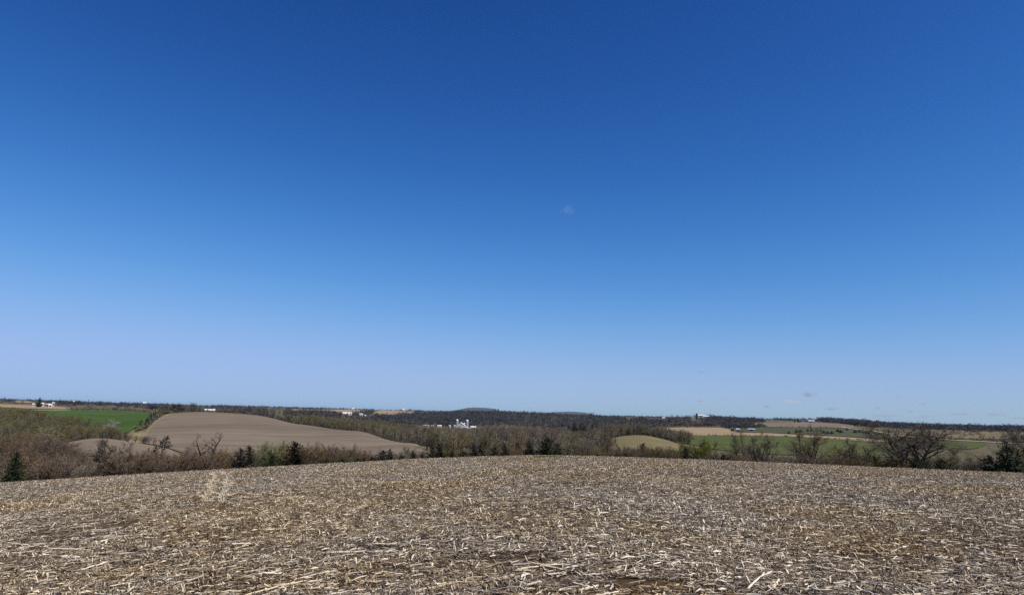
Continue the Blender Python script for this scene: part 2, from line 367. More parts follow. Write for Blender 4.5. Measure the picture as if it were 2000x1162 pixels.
field('stubble_field', [(925, 1480, 1620), (965, 1500, 1680), (1010, 1480, 1640), (1050, 1440, 1560), (1085, 1400, 1470)], tan, 'thin pale field strip behind the silo farm')
field('grass_strip', [(905, 760, 860), (940, 760, 860), (985, 800, 850)], pasture, 'short olive meadow strip in the middle wood below the silos')
field('pasture', [(1203, 375, 440), (1218, 325, 462), (1245, 310, 468), (1280, 315, 468), (1305, 335, 448), (1325, 365, 410)], pasture, 'olive green pasture on the small round hill right of centre', nd=24, du=3)
field('green_field', [(1335, 640, 800), (1350, 500, 830), (1400, 430, 850), (1500, 400, 860), (1600, 400, 830), (1680, 400, 760), (1740, 420, 690)], green2, 'long green crop field behind the right treeline', nd=30)
field('stubble_field', [(1265, 1130, 1330), (1290, 1050, 1350), (1320, 900, 1330), (1350, 838, 1330), (1400, 858, 1330), (1425, 866, 1200), (1435, 868, 1010), (1500, 870, 1000), (1545, 860, 960), (1600, 840, 925), (1650, 805, 900), (1700, 775, 850), (1735, 790, 800)], tan, 'tan stubble field above the long green field on the right', nd=24)
field('green_field', [(1440, 1030, 1180), (1500, 1020, 1400), (1560, 985, 1440), (1640, 940, 1450), (1700, 910, 1380), (1735, 900, 1100)], green3, 'green field dotted with cedars on the right', nd=20)
field('tilled_field', [(1475, 1500, 1900), (1510, 1450, 2050), (1570, 1460, 2080), (1640, 1500, 2000), (1668, 1560, 1800)], brown, 'brown field below the far right farmstead', nd=16)
field('pasture', [(1735, 1000, 1700), (1780, 980, 1750), (1850, 930, 1750), (1920, 950, 1700), (1975, 1000, 1650), (2080, 1000, 1500)], rough_past, 'tan green pasture slope beyond the right road', nd=16)
field('green_field', [(1815, 640, 860), (1850, 620, 875), (1900, 640, 830), (1925, 760, 800)], green2, 'small green field below the right road', nd=14)
field('green_field', [(1790, 4300, 5600), (1850, 4200, 5800), (1905, 4400, 5400)], green2, 'far pale green field on the right skyline')
field('stubble_field', [(1880, 3600, 4300), (1930, 3600, 4300), (1960, 3700, 4200)], tan, 'far tan strip near the right skyline')
field('stubble_field', [(1290, 1750, 2000), (1310, 1700, 2080), (1350, 1720, 2080), (1380, 1800, 2000)], tan, 'small tan hillside field below the blue silo farm')
field('stubble_field', [(1215, 2500, 2900), (1235, 2450, 2950), (1262, 2500, 2800)], tan, 'tiny tan clearing on the far wooded ridge')

def ribbon(name, pts, w, m_, label, cat='road', dz=0.5):
    V = []; pp = []
    for a, b in zip(pts[:-1], pts[1:]):
        for k in range(8):
            t = k / 8; pp.append((a[0]*(1-t) + b[0]*t, a[1]*(1-t) + b[1]*t))
    pp.append(pts[-1])
    q = [P(uth(u), d) for u, d in pp]
    for i, p in enumerate(q):
        t = q[min(i+1, len(q)-1)] - q[max(i-1, 0)]; n_ = Vector((-t.y, t.x, 0)).normalized() * w * 0.5
        for s in (-1, 1):
            x = p + n_ * s; V.append((x.x, x.y, Zxy(x.x, x.y) + dz))
    return tag(obj(name, mesh_from(name, V, [(2*i, 2*i+1, 2*i+3, 2*i+2) for i in range(len(q)-1)], [m_])), label, cat, kind='structure')
ribbon('road', [(1630, 1650), (1660, 1500), (1700, 1380), (1730, 1230), (1760, 1080), (1800, 960), (1850, 900), (1900, 860), (1960, 815), (2040, 770)], 6.5, gravel, 'pale gravel road running down across the right fields', dz=0.75)

# open yards round the farmsteads, where no woodland grows
for e in ([(660, 1700, 2050), (722, 1700, 2050)], [(395, 838, 900), (428, 838, 900)], [(822, 1340, 1520), (945, 1340, 1520)], [(55, 1380, 1560), (135, 1380, 1560)], [(1352, 2120, 2380), (1392, 2120, 2380)], [(1550, 2050, 2200), (1605, 2050, 2200)], [(1432, 1030, 1120), (1476, 1030, 1120)]):
    FIELDS.append(np.array(e, float))
# distant blue hills, beyond the fields
def distant_hill(u0, u1, d, vtop, label, prof):
    n = 36; V = []; 
    for i in range(n + 1):
        u = u0 + (u1 - u0) * i / n; f = float(np.interp(i / n, [p[0] for p in prof], [p[1] for p in prof]))
        th = uth(u); g = Z(th, d); zt = CAM_H + d * ray(u, vtop)[1]
        hh = max(1.0, (zt - g) * f)
        for k, (dd, fz) in enumerate(((-1800, -0.15), (-1000, 0.55), (0, 1.0), (1200, 0.6), (2600, -0.15))):
            V.append(((d+dd)*math.sin(th), (d+dd)*math.cos(th), g + hh*fz - (2 if fz < 0 else 0)))
    Fc = [(i*5+j, i*5+j+1, i*5+5+j+1, i*5+5+j) for i in range(n) for j in range(4)]
    tag(obj('hill', mesh_from('hill', V, Fc, [M['hill']], smooth=True)), label, 'hill', kind='structure')
M['hill'] = mat('far_woodland', (0.060, 0.062, 0.050), vary=0.35, scale=0.002)
distant_hill(868, 985, 15000, 795.5, 'long blue hill on the horizon left of the dark ridge', [(0, .1), (.15, .35), (.4, .95), (.5, 1), (.7, .93), (.85, .75), (1, .15)])
distant_hill(1045, 1165, 17000, 803.5, 'low blue hill peeping over the dark ridge', [(0, .1), (.3, .85), (.55, 1), (.8, .8), (1, .1)])

# ------------------------------------------------------------------ plants: generators
def rnd_perp(t, rng):
    x = Vector((rng.uniform(-1,1), rng.uniform(-1,1), rng.uniform(-1,1)))
    x = x - t * x.dot(t)
    return x.normalized() if x.length > 1e-4 else t.orthogonal().normalized()
def grow(rng, p, d, L, r, lev, spec, out, top=1.0):
    """spec[lev] = (segments, wiggle, children, angle lo, angle hi, length ratio, start, lift)"""
    seg, wig, nch, alo, ahi, lr, st, lift = spec[lev]
    pts = [p.copy()]; rad = [r]; dirs = [d.copy()]; q = p.copy(); t = d.copy()
    for k in range(seg):
        t = (t + rnd_perp(t, rng) * wig * rng.random() + Vector((0,0,lift))).normalized()
        q = q + t * (L / seg); pts.append(q.copy()); dirs.append(t.copy())
        rad.append(max(r * (1 - 0.78 * (k+1)/seg), 0.004))
    out.append((lev, pts, rad))
    if lev + 1 >= len(spec): return
    for c in range(nch):
        f = st + (1 - st) * (c + rng.random()) / nch
        x = f * seg; i = min(int(x), seg - 1); a = pts[i].lerp(pts[i+1], x - i); base = dirs[i+1]
        an = R(rng.uniform(alo, ahi)); nd_ = (base * math.cos(an) + rnd_perp(base, rng) * math.sin(an)).normalized()
        rr = max(rad[i] * rng.uniform(0.45, 0.65), 0.006)
        grow(rng, a, nd_, L * lr * rng.uniform(0.65, 1.2) * (1 - 0.45 * f if lev == 0 else 1), rr, lev + 1, spec, out)

def woody(name, seed, stems, spec, twig_mat, twig_w, trunk_levels=2, leaf=None, leaf_size=0.12, leaf_n=1, bark='bark', thick=1.5):
    """returns (trunk mesh, crown mesh, height)"""
    rng = random.Random(seed); random.seed(seed); out = []
    for (p, d, L, r) in stems:
        grow(rng, Vector(p), Vector(d).normalized(), L, r, 0, spec, out)
    tk, cr = MB(), MB()
    for lev, pts, rad in out:
        if lev < trunk_levels: tk.tube(pts, [x_ * thick for x_ in rad], 6 if lev == 0 else 4)
        else:
            n = len(pts)
            for i in range(n - 1): cr.sliver(pts[i], pts[i+1], max(twig_w * (1.0 if lev == len(spec)-1 else 1.9), rad[i]*2.4))
        if leaf and lev >= len(spec) - 2:
            for _ in range(leaf_n):
                p = pts[rng.randrange(len(pts))] + Vector((rng.uniform(-.2,.2), rng.uniform(-.2,.2), rng.uniform(-.2,.2)))
                a = Vector((rng.uniform(-1,1), rng.uniform(-1,1), rng.uniform(-.5,.8))).normalized(); b = rnd_perp(a, rng)
                s = leaf_size * rng.uniform(0.6, 1.4)
                cr.add([p - a*s, p + b*s*0.6, p + a*s, p - b*s*0.6], [(0,1,2,3)], 1)
    h = max(p.z for _, pts, _ in out for p in pts)
    mats = [M[twig_mat]] + ([M[leaf]] if leaf else [])
    return tk.mesh(name + '_trunk', [M[bark]]), cr.mesh(name + '_crown', mats), h

def fan(rng, n, lo, hi, L, r, spread=0.25):
    s = []
    for k in range(n):
        a = 2*math.pi*(k + rng.random())/n; t = R(rng.uniform(lo, hi))
        s.append(((math.cos(a)*spread*rng.random(), math.sin(a)*spread*rng.random(), 0), (math.sin(t)*math.cos(a), math.sin(t)*math.sin(a), math.cos(t)), L*rng.uniform(0.65,1.1), r*rng.uniform(.7,1.1)))
    return s
def conifer(name, seed, h, w, needle, n=900, ragged=0.25, bare=0.02, size=0.42):
    """an irregular evergreen: whorls of boughs of uneven reach, each carrying sprays"""
    rng = random.Random(seed); tk, cr = MB(), MB(); lx, ly = rng.uniform(-.12, .12), rng.uniform(-.12, .12)
    tk.tube([(0,0,-0.3), (lx*.5*w, ly*.5*w, h*0.5), (lx*w, ly*w, h*0.97)], [0.035*h**.9, 0.02*h**.9, 0.012], 6)
    nb = max(18, n // 16); side = rng.uniform(0, 6.28)
    for k in range(nb):
        f = bare + (1 - bare) * ((k + rng.random()) / nb) ** 1.25; a = k * 2.4 + rng.uniform(-.6, .6)
        reach = w * .5 * (1 - f) ** .72 * (.6 + .4 * min(1, (f + .05) / .2)) * (1 + .35 * ragged * math.cos(a - side)) * rng.uniform(1 - ragged * 1.2, 1 + ragged) + .06
        rise = rng.uniform(.1, .7) * reach + (.12 * h if rng.random() < .08 else 0)
        p0 = Vector((lx*w*f, ly*w*f, f*h*.93)); p1 = p0 + Vector((math.cos(a)*reach, math.sin(a)*reach, rise))
        m_ = int(n / nb * (1.5 - f)) + 3
        for j in range(m_):
            t = rng.random() ** .7; p = p0.lerp(p1, t) + Vector((rng.gauss(0, 1), rng.gauss(0, 1), rng.gauss(0, .8))) * (.10 + .10 * reach * (1.2 - t))
            o = ((p1 - p0).normalized() + Vector((rng.uniform(-.7,.7), rng.uniform(-.7,.7), rng.uniform(-.2,.8)))).normalized(); b = rnd_perp(o, rng)
            s = size * rng.uniform(.35, 1.0) * (.6 + .5 * (1 - f))
            cr.add([p - o*s*0.4, p + b*s*0.26, p + o*s*0.9, p - b*s*0.26], [(0,1,2,3)])
    return tk.mesh(name + '_trunk', [M['bark']]), cr.mesh(name + '_crown', [M[needle]]), h

# near kinds (seen at 100 to 250 m)
S_OAK = [(4,.12,11,30,72,.74,.22,.02), (5,.32,8,28,62,.55,.2,.05), (4,.38,7,25,60,.52,.15,.04), (3,.42,7,25,60,.55,.15,.03), (2,.4,0,0,0,0,0,.02)]
S_UP  = [(5,.10,9,22,45,.50,.25,.03), (4,.25,7,22,50,.55,.2,.08), (3,.3,6,20,50,.5,.15,.06), (3,.4,4,20,50,.55,.15,.05), (2,.4,0,0,0,0,0,.03)]
S_V   = [(5,.18,8,22,55,.48,.25,.05), (4,.28,7,25,55,.55,.2,.06), (3,.32,7,20,50,.52,.15,.05), (2,.4,6,20,55,.5,.1,.04), (2,.4,0,0,0,0,0,.02)]
S_SH  = [(5,.22,8,20,50,.45,.15,.06), (3,.35,7,20,50,.55,.1,.06), (3,.4,5,20,55,.55,.1,.04), (2,.4,0,0,0,0,0,.02)]
S_DEAD= [(6,.30,6,30,65,.45,.3,.04), (5,.45,5,30,65,.5,.2,.04), (3,.5,4,30,60,.5,.2,.02), (2,.4,0,0,0,0,0,.0)]
PROTO = {}
rg = random.Random(3)
PROTO['oak'] = woody('oak', 11, [((0,0,-.4), (-.06,0,1), 7.4, .30), ((.4,0,-.4), (.48,.05,1), 7.6, .24)], S_OAK, 'twig_oak', .030)
PROTO['oak2'] = woody('oak2', 12, [((0,0,-.4), (-.1,0,1), 7.5, .26)], S_OAK, 'twig_oak', .030)
PROTO['upright'] = woody('upright', 13, [((0,0,-.4), (0,0,1), 9.5, .16)], S_UP, 'twig_oak', .028)
PROTO['upright2'] = woody('upright2', 14, [((0,0,-.4), (.04,0,1), 9, .14), ((.3,.1,-.4), (-.12,.1,1), 7, .10)], S_UP, 'twig_oak', .028)
PROTO['vase'] = woody('vase', 15, [((0,0,-.4), (-.30,.1,1), 8, .15), ((.2,0,-.4), (.42,0,1), 8, .14), ((.1,.1,-.4), (.05,-.2,1), 8, .13)], S_V, 'twig_oak', .030)
PROTO['lean'] = woody('lean', 16, [((0,0,-.4), (.25,0,1), 7, .16), ((0,0,.2), (.75,.1,1), 7, .13), ((-.2,0,-.4), (-.2,.2,1), 7, .12)], S_V, 'twig_oak', .030)
PROTO['dead'] = woody('dead', 17, [((0,0,-.4), (.22,0,1), 4.2, .24), ((.75,0,3.4), (.62,.1,1), 6.4, .17), ((.6,0,2.8), (-.25,.1,1), 6.0, .15), ((.5,0,2.2), (-.6,-.1,.8), 3.6, .10)], S_DEAD, 'twig_dark', .045)
PROTO['shrub'] = woody('shrub', 18, fan(rg, 12, 8, 48, 5.2, .05, .7), S_SH, 'twig_brown', .036)
PROTO['shrub_red'] = woody('shrub_red', 19, fan(rg, 12, 8, 50, 4.6, .045, .8), S_SH, 'twig_red', .036)
PROTO['shrub_grey'] = woody('shrub_grey', 20, fan(rg, 11, 8, 45, 5.4, .05, .7), S_SH, 'twig_grey', .036)
PROTO['shrub_olive'] = woody('shrub_olive', 21, fan(rg, 12, 8, 45, 5.6, .05, .7), S_SH, 'twig_olive', .036, leaf='bud_olive', leaf_size=.06, leaf_n=1)
PROTO['willow'] = woody('willow', 22, fan(rg, 11, 5, 36, 6.2, .05, .6), S_SH, 'twig_olive', .034, leaf='bud', leaf_size=.085, leaf_n=3)
PROTO['slender'] = woody('slender', 23, [((0,0,-.4), (.05,.0,1), 9, .10), ((.3,.2,-.4), (.2,.1,1), 8, .08), ((-.3,0,-.4), (-.16,0,1), 8, .08)], S_UP, 'twig_brown', .030)
PROTO['cedar'] = conifer('cedar', 31, 5.0, 2.6, 'needle', 1700, ragged=.4)
PROTO['cedar_b'] = conifer('cedar_b', 32, 5.2, 3.2, 'needle_bronze', 1700, ragged=.6)
PROTO['cedar_w'] = conifer('cedar_w', 33, 4.6, 4.2, 'needle', 2000, ragged=.65)
PROTO['spruce'] = conifer('spruce', 34, 8.0, 4.6, 'needle', 2800, ragged=.35, size=.5)
PROTO['vine'] = woody('vine', 24, [((0,0,-.4), (.03,0,1), 7, .2)], S_DEAD, 'twig_dark', .03, leaf='needle_bronze', leaf_size=.16, leaf_n=3)

# plainer kinds for the woods at 200 to 700 m and beyond
S_MID = [(3,.15,7,25,55,.55,.3,.04), (3,.3,6,22,55,.55,.15,.05), (2,.4,5,20,55,.6,.1,.04), (2,.4,0,0,0,0,0,.02)]
MID = {}
for nm, tw, sd_, lf in (('brown', 'twig_brown', 41, None), ('brown2', 'twig_red', 42, None), ('grey', 'twig_grey', 43, None), ('grey2', 'twig_grey', 44, None), ('olive', 'twig_olive', 45, 'bud_olive'), ('olive2', 'twig_olive', 46, 'bud_olive'), ('dark', 'twig_dark', 47, None), ('dark2', 'twig_dark', 48, None)):
    rr = random.Random(sd_)
    st = [((0,0,-.5), (rr.uniform(-.15,.15), rr.uniform(-.15,.15), 1), 7.5, .16)] + ([((.3,.2,-.5), (rr.uniform(-.4,.4), rr.uniform(-.4,.4), 1), 6.5, .12)] if sd_ % 2 else [])
    MID[nm] = woody('mid_' + nm, sd_, st, S_MID, tw, .05, trunk_levels=1, leaf=lf, leaf_size=.14, leaf_n=1)
MID['cedar'] = conifer('mid_cedar', 49, 6, 3.2, 'needle', 420, size=.8)
MID['willow'] = woody('mid_willow', 50, fan(rg, 7, 5, 36, 6.5, .07, .6), S_MID, 'twig_olive', .05, leaf='bud', leaf_size=.16, leaf_n=1)
def far_tree(name, seed, h, w, m_, n=46):
    rng = random.Random(seed); random.seed(seed); b = MB()
    b.tube([(0,0,-1), (0,0,h*.55)], [.22, .1], 3)
    for k in range(n):
        a = rng.uniform(0, 6.28); f = rng.uniform(.22, 1); rr = w*.5*math.sin(math.pi*min(1, f*.86+.12))**.7*math.sqrt(rng.random())
        p = Vector((math.cos(a)*rr*.5, math.sin(a)*rr*.5, f*h*.8)); q = Vector((math.cos(a)*rr*1.15, math.sin(a)*rr*1.15, f*h*.82 + h*.10*rng.uniform(-.4, 1)))
        b.sliver(p, q, rng.uniform(.35, .8)); b.sliver(q, p + Vector((rng.uniform(-1,1), rng.uniform(-1,1), rng.uniform(-.3,.5))), rng.uniform(.3, .6))
    return b.mesh(name, [M[m_]])
def far_conifer(name, seed, h, w, m_):
    rng = random.Random(seed); random.seed(seed); b = MB()
    for k in range(70):
        f = rng.random() ** 1.3; a = rng.uniform(0, 6.28); rr = w*.5*(1-f)*math.sqrt(rng.random())+.1
        p = Vector((math.cos(a)*rr*.2, math.sin(a)*rr*.2, f*h)); q = Vector((math.cos(a)*rr*1.2, math.sin(a)*rr*1.2, f*h - .1*h*(1-f) + rng.uniform(0,.12)*h))
        b.sliver(p, q, rng.uniform(.5, 1.1))
    return b.mesh(name, [M[m_]])
FAR = {'dark': [far_tree('far_a', 61, 11, 10, 'twig_dark'), far_tree('far_b', 62, 12, 11, 'twig_dark'), far_tree('far_c', 63, 10, 10, 'twig_brown')],
       'grey': [far_tree('far_d', 64, 10, 8, 'twig_grey'), far_tree('far_e', 65, 9, 8, 'twig_olive')],
       'con': [far_conifer('far_f', 66, 12, 6, 'needle_blue')]}

def plant(name, parts, th, d, height, label, cat='tree', group=None, rz=0.0, wide=1.0, tilt=0.0, dz=-0.1):
    tk, cr, h = parts; s = height / h
    o = empty(name, P(th, d, dz), rz, (s*wide, s*wide, s))
    if tilt: o.rotation_euler = (0, tilt, rz)
    obj('trunk', tk, o); obj('crown', cr, o)
    return tag(o, label, cat, group)
def tree_at(kind, u, vtop, d, label, name=None, cat='tree', group=None, rz=None, wide=1.0, tilt=0.0, table=PROTO):
    th, te = ray(u, vtop + 25); _, tt = ray(u, vtop)
    hgt = CAM_H + d * tt - Z(th, d)
    if rz is None: rz = rg.uniform(-.5, .5)
    names = {'cedar': 'cedar_tree', 'cedar_b': 'cedar_tree', 'cedar_w': 'cedar_tree', 'spruce': 'conifer_tree', 'willow': 'leafing_shrub', 'shrub': 'bare_shrub', 'shrub_red': 'bare_shrub', 'shrub_grey': 'bare_shrub', 'shrub_olive': 'budding_shrub'}
    nm = name or names.get(kind, 'bare_tree')
    return plant(nm, table[kind], th, d, max(hgt, 1.0), label, 'shrub' if nm.endswith('shrub') else cat, group, rz, wide, tilt)

# ------------------------------------------------------------------ the treeline at the far edge of the corn field
def L(*a, **k): return tree_at(*a, **k)
L('spruce', 30, 876, 118, 'dark green conifer at the left end of the field edge', wide=1.1)
L('lean', 205, 852, 135, 'bare tree with a long limb forking to the right, left thicket', rz=0.0, wide=1.2)
L('vine', 314, 851, 185, 'dark shaggy vine-clad tree before the narrow tilled strip', name='vine_clad_tree', wide=.9)
L('dead', 394, 838, 132, 'gnarled dark bare tree with a crooked forked crown left of centre', rz=0.0, wide=1.5)
L('cedar_b', 473, 870, 116, 'bronze cedar just left of the pale green leafing shrubs', wide=1.2)
L('cedar_b', 490, 866, 120, 'taller bronze cedar touching the leafing shrubs on their left', wide=1.1)
L('willow', 513, 858, 140, 'pale green leafing shrub, left of the two side by side', wide=1.05)
L('willow', 545, 857, 143, 'pale green leafing shrub, right of the two side by side', wide=1.15)
L('cedar_w', 530, 885, 114, 'low dark green cedar in front of the leafing shrubs', wide=1.1)
L('cedar_b', 582, 857, 120, 'pointed dark bronze cedar beside the leafing shrubs', wide=1.55)
L('shrub', 618, 857, 140, 'round bare tree right of the pointed bronze cedar', name='bare_tree', wide=1.2)
L('shrub_red', 655, 858, 142, 'round reddish bare shrub below the broad tilled hill', wide=1.2)
L('shrub_red', 684, 872, 138, 'lower reddish bare shrub at the right end of its clump', wide=1.2)
L('cedar_w', 636, 893, 114, 'low cedar at the foot of the round bare tree', wide=1.3)
L('cedar_w', 666, 892, 114, 'low dark cedar at the foot of the reddish shrubs', wide=1.3)
L('cedar_w', 697, 891, 114, 'small squat cedar right of the reddish shrubs', wide=1.1)
L('cedar_w', 746, 876, 116, 'broad dark cedar, left of the pair before the tilled hill', wide=1.25)
L('cedar', 764, 874, 120, 'slim dark cedar, right of the pair before the tilled hill', wide=1.1)
L('shrub_grey', 793, 866, 150, 'grey twiggy shrub right of the cedar pair', wide=1.2)
L('cedar', 808, 877, 118, 'single small cedar in the grey twiggy brush', wide=1.2)
L('shrub_olive', 830, 876, 150, 'olive shrub at the lower right tip of the tilled hill')
L('cedar_b', 846, 866, 126, 'bronze cedar at the right tip of the tilled hill, left one', wide=1.0)
L('cedar', 861, 864, 128, 'dark cedar at the right tip of the tilled hill, right one', wide=1.1)
L('cedar_w', 905, 879, 120, 'wide low cedar clump left of the field crest', wide=1.6)
L('cedar', 928, 866, 126, 'tall cedar left of the crest, left of its pair', wide=1.1)
L('cedar', 941, 866, 128, 'tall cedar left of the crest, right of its pair', wide=1.2)
L('cedar_b', 968, 868, 126, 'bronze cedar just left of the field crest', wide=1.3)
L('cedar', 1014, 860, 132, 'narrow cedar behind the crest, left of the tall dark one', wide=1.0)
L('cedar', 1037, 857, 124, 'tall dark columnar cedar behind the grass patch on the crest', wide=1.15)
L('cedar_w', 1068, 851, 128, 'largest spreading dark cedar right behind the grass patch', wide=1.25)
L('cedar_b', 1092, 863, 132, 'bronze cedar on the right flank of the largest cedar', wide=1.4)
L('oak2', 1150, 858, 140, 'low spreading pinkish bare tree left of the tall oval tree', rz=1.0, wide=1.1)
L('oak', 1120, 863, 148, 'low bare tree with tangled limbs right of the largest cedar', rz=2.0, wide=.9)
L('upright', 1187, 824, 150, 'tall bare tree with an oval crown in the middle of the treeline', wide=1.15)
L('cedar_w', 1167, 884, 116, 'small cedar at the foot of the tall oval bare tree')
L('cedar_w', 1222, 884, 116, 'small low cedar on the field edge below the pasture hill', wide=1.1)
L('cedar', 1251, 862, 146, 'single black cedar leaning right before the pasture hill', wide=1.3, tilt=.25)
L('willow', 1327, 863, 150, 'yellow green leafing shrub right of the pasture hill', wide=1.0)
L('cedar_b', 1341, 869, 122, 'ragged dark cedar between the two yellow green shrubs', wide=.8)
L('willow', 1368, 852, 146, 'largest yellow green leafing shrub before the long green field', wide=1.3)
L('cedar_w', 1413, 884, 114, 'dark squat cedar below the twin slender bare trees', wide=.9)
L('upright2', 1440, 836, 140, 'slender dark bare tree, left of the twin trees', wide=1.0)
L('upright', 1453, 833, 138, 'slender dark bare tree, right of the twin trees', wide=.9)
L('vase', 1481, 838, 136, 'V-shaped bare tree next to the twin slender trees', rz=0, wide=1.3)
L('vase', 1573, 824, 136, 'large V-shaped bare tree alone before the green field', rz=.2, wide=1.3)
L('shrub_olive', 1668, 850, 138, 'big rounded olive shrub left of the great oak', wide=1.25)
L('shrub_olive', 1640, 862, 142, 'smaller olive shrub at the left of the big rounded one', wide=1.1)
L('oak', 1764, 813, 132, 'great spreading bare oak with many limbs on the right', rz=0.0, wide=1.55)
L('cedar_w', 1788, 890, 114, 'dark cedar growing against the foot of the great oak', wide=1.1)
L('cedar_w', 1838, 892, 114, 'dark low cedar right of the great oak', wide=1.2)
L('cedar_w', 1968, 866, 114, 'large black cedar mass near the right picture edge', wide=1.3)
L('cedar_b', 1938, 884, 114, 'smaller ragged cedar left of the large black one', wide=1.4)
L('oak2', 2004, 826, 128, 'bare tree cut by the right picture edge', rz=.4, wide=1.0)
L('upright2', 1868, 860, 150, 'thin bare tree rising right of the great oak', wide=.8)

def fill(kinds, n, u0, u1, top, d0, d1, label, group, wide=(1.0, 1.35), seed=1, name=None):
    q = random.Random(seed)
    for k in range(n):
        u = u0 + (u1 - u0) * (k + q.uniform(.1, .9)) / n
        t = float(np.interp(u, [p[0] for p in top], [p[1] for p in top])) + q.uniform(-5, 7)
        kd = q.choice(kinds); pass
        word = {'shrub': 'brown', 'shrub_red': 'reddish brown', 'shrub_grey': 'grey', 'shrub_olive': 'olive budding', 'lean': 'leaning', 'oak': 'double-stemmed', 'oak2': 'spreading', 'slender': 'slender', 'upright2': 'upright'}[kd]
        third = ('left part', 'middle part', 'right part')[min(2, int(3 * k / n))]
        tree_at(kd, u, t, q.uniform(d0, d1), word + ' ' + label + ', ' + third, group=group, rz=q.uniform(0, 6.28), wide=q.uniform(*wide), name=name)
for u, v, lb in ((712, 891, 'small cedar on the field edge, left of two below the tilled hill'), (728, 888, 'small cedar on the field edge, right of two below the tilled hill'), (783, 887, 'little cedar at the foot of the grey twiggy shrub'), (826, 882, 'little cedar below the olive shrub at the hill tip'), (884, 876, 'cedar standing alone left of the wide low cedar clump'), (988, 866, 'cedar between the bronze cedar and the crest')):
    L('cedar_w' if u % 2 else 'cedar', u, v, 120, lb, wide=1.2)
fill(['lean', 'oak2', 'slender', 'upright2', 'oak'], 14, -60, 165, [(-60, 826), (30, 832), (100, 836), (130, 852), (165, 870)], 135, 195, 'tall bare tree in the thicket at far left', 'bare trees of the far left thicket', seed=2, name='bare_tree', wide=(.85, 1.1))
fill(['shrub', 'shrub_red', 'shrub_grey', 'shrub'], 28, -60, 300, [(-60, 872), (90, 880), (200, 882), (300, 880)], 118, 150, 'bare shrub low in the far left thicket', 'bare shrubs of the far left thicket', seed=3, name='bare_shrub')
fill(['shrub_red', 'shrub', 'shrub_red'], 20, 235, 480, [(235, 876), (300, 876), (350, 880), (400, 868), (480, 876)], 122, 165, 'bare shrub in the thicket around the gnarled tree', 'bare shrubs around the gnarled tree', seed=4, name='bare_shrub')
fill(['shrub_olive', 'shrub', 'shrub_red'], 22, 560, 740, [(560, 874), (640, 868), (690, 876), (740, 882)], 122, 150, 'low shrub on the field edge below the tilled hill', 'low shrubs below the tilled hill', seed=5, name='low_shrub')
fill(['shrub_olive', 'shrub_grey', 'shrub'], 32, 725, 1010, [(725, 884), (870, 874), (1010, 868)], 124, 160, 'low shrub among the cedars left of the crest', 'low shrubs among the cedars', seed=6, name='low_shrub')
fill(['shrub', 'shrub_grey', 'shrub_red', 'shrub_olive'], 28, 1000, 1200, [(1000, 868), (1110, 862), (1200, 866)], 126, 170, 'bare shrub in the tangle behind the field crest', 'shrubs behind the field crest', seed=7, name='bare_shrub')
fill(['shrub_olive', 'shrub', 'shrub_red', 'shrub'], 22, 1200, 1330, [(1200, 866), (1260, 870), (1330, 873)], 128, 165, 'shrub on the field edge below the pasture hill', 'shrubs below the pasture hill', seed=8, name='bare_shrub')
fill(['shrub_grey', 'shrub', 'shrub_red'], 30, 1385, 1650, [(1385, 878), (1440, 880), (1530, 888), (1650, 880)], 126, 165, 'bare shrub on the field edge before the long green field', 'shrubs before the long green field', seed=9, name='bare_shrub')
fill(['shrub', 'shrub_red', 'shrub_grey', 'shrub_olive'], 42, 1640, 2060, [(1640, 880), (1700, 886), (1760, 890), (1850, 886), (2060, 884)], 120, 160, 'shrub in the thicket on the right field edge', 'shrubs of the right thicket', seed=10, name='bare_shrub')

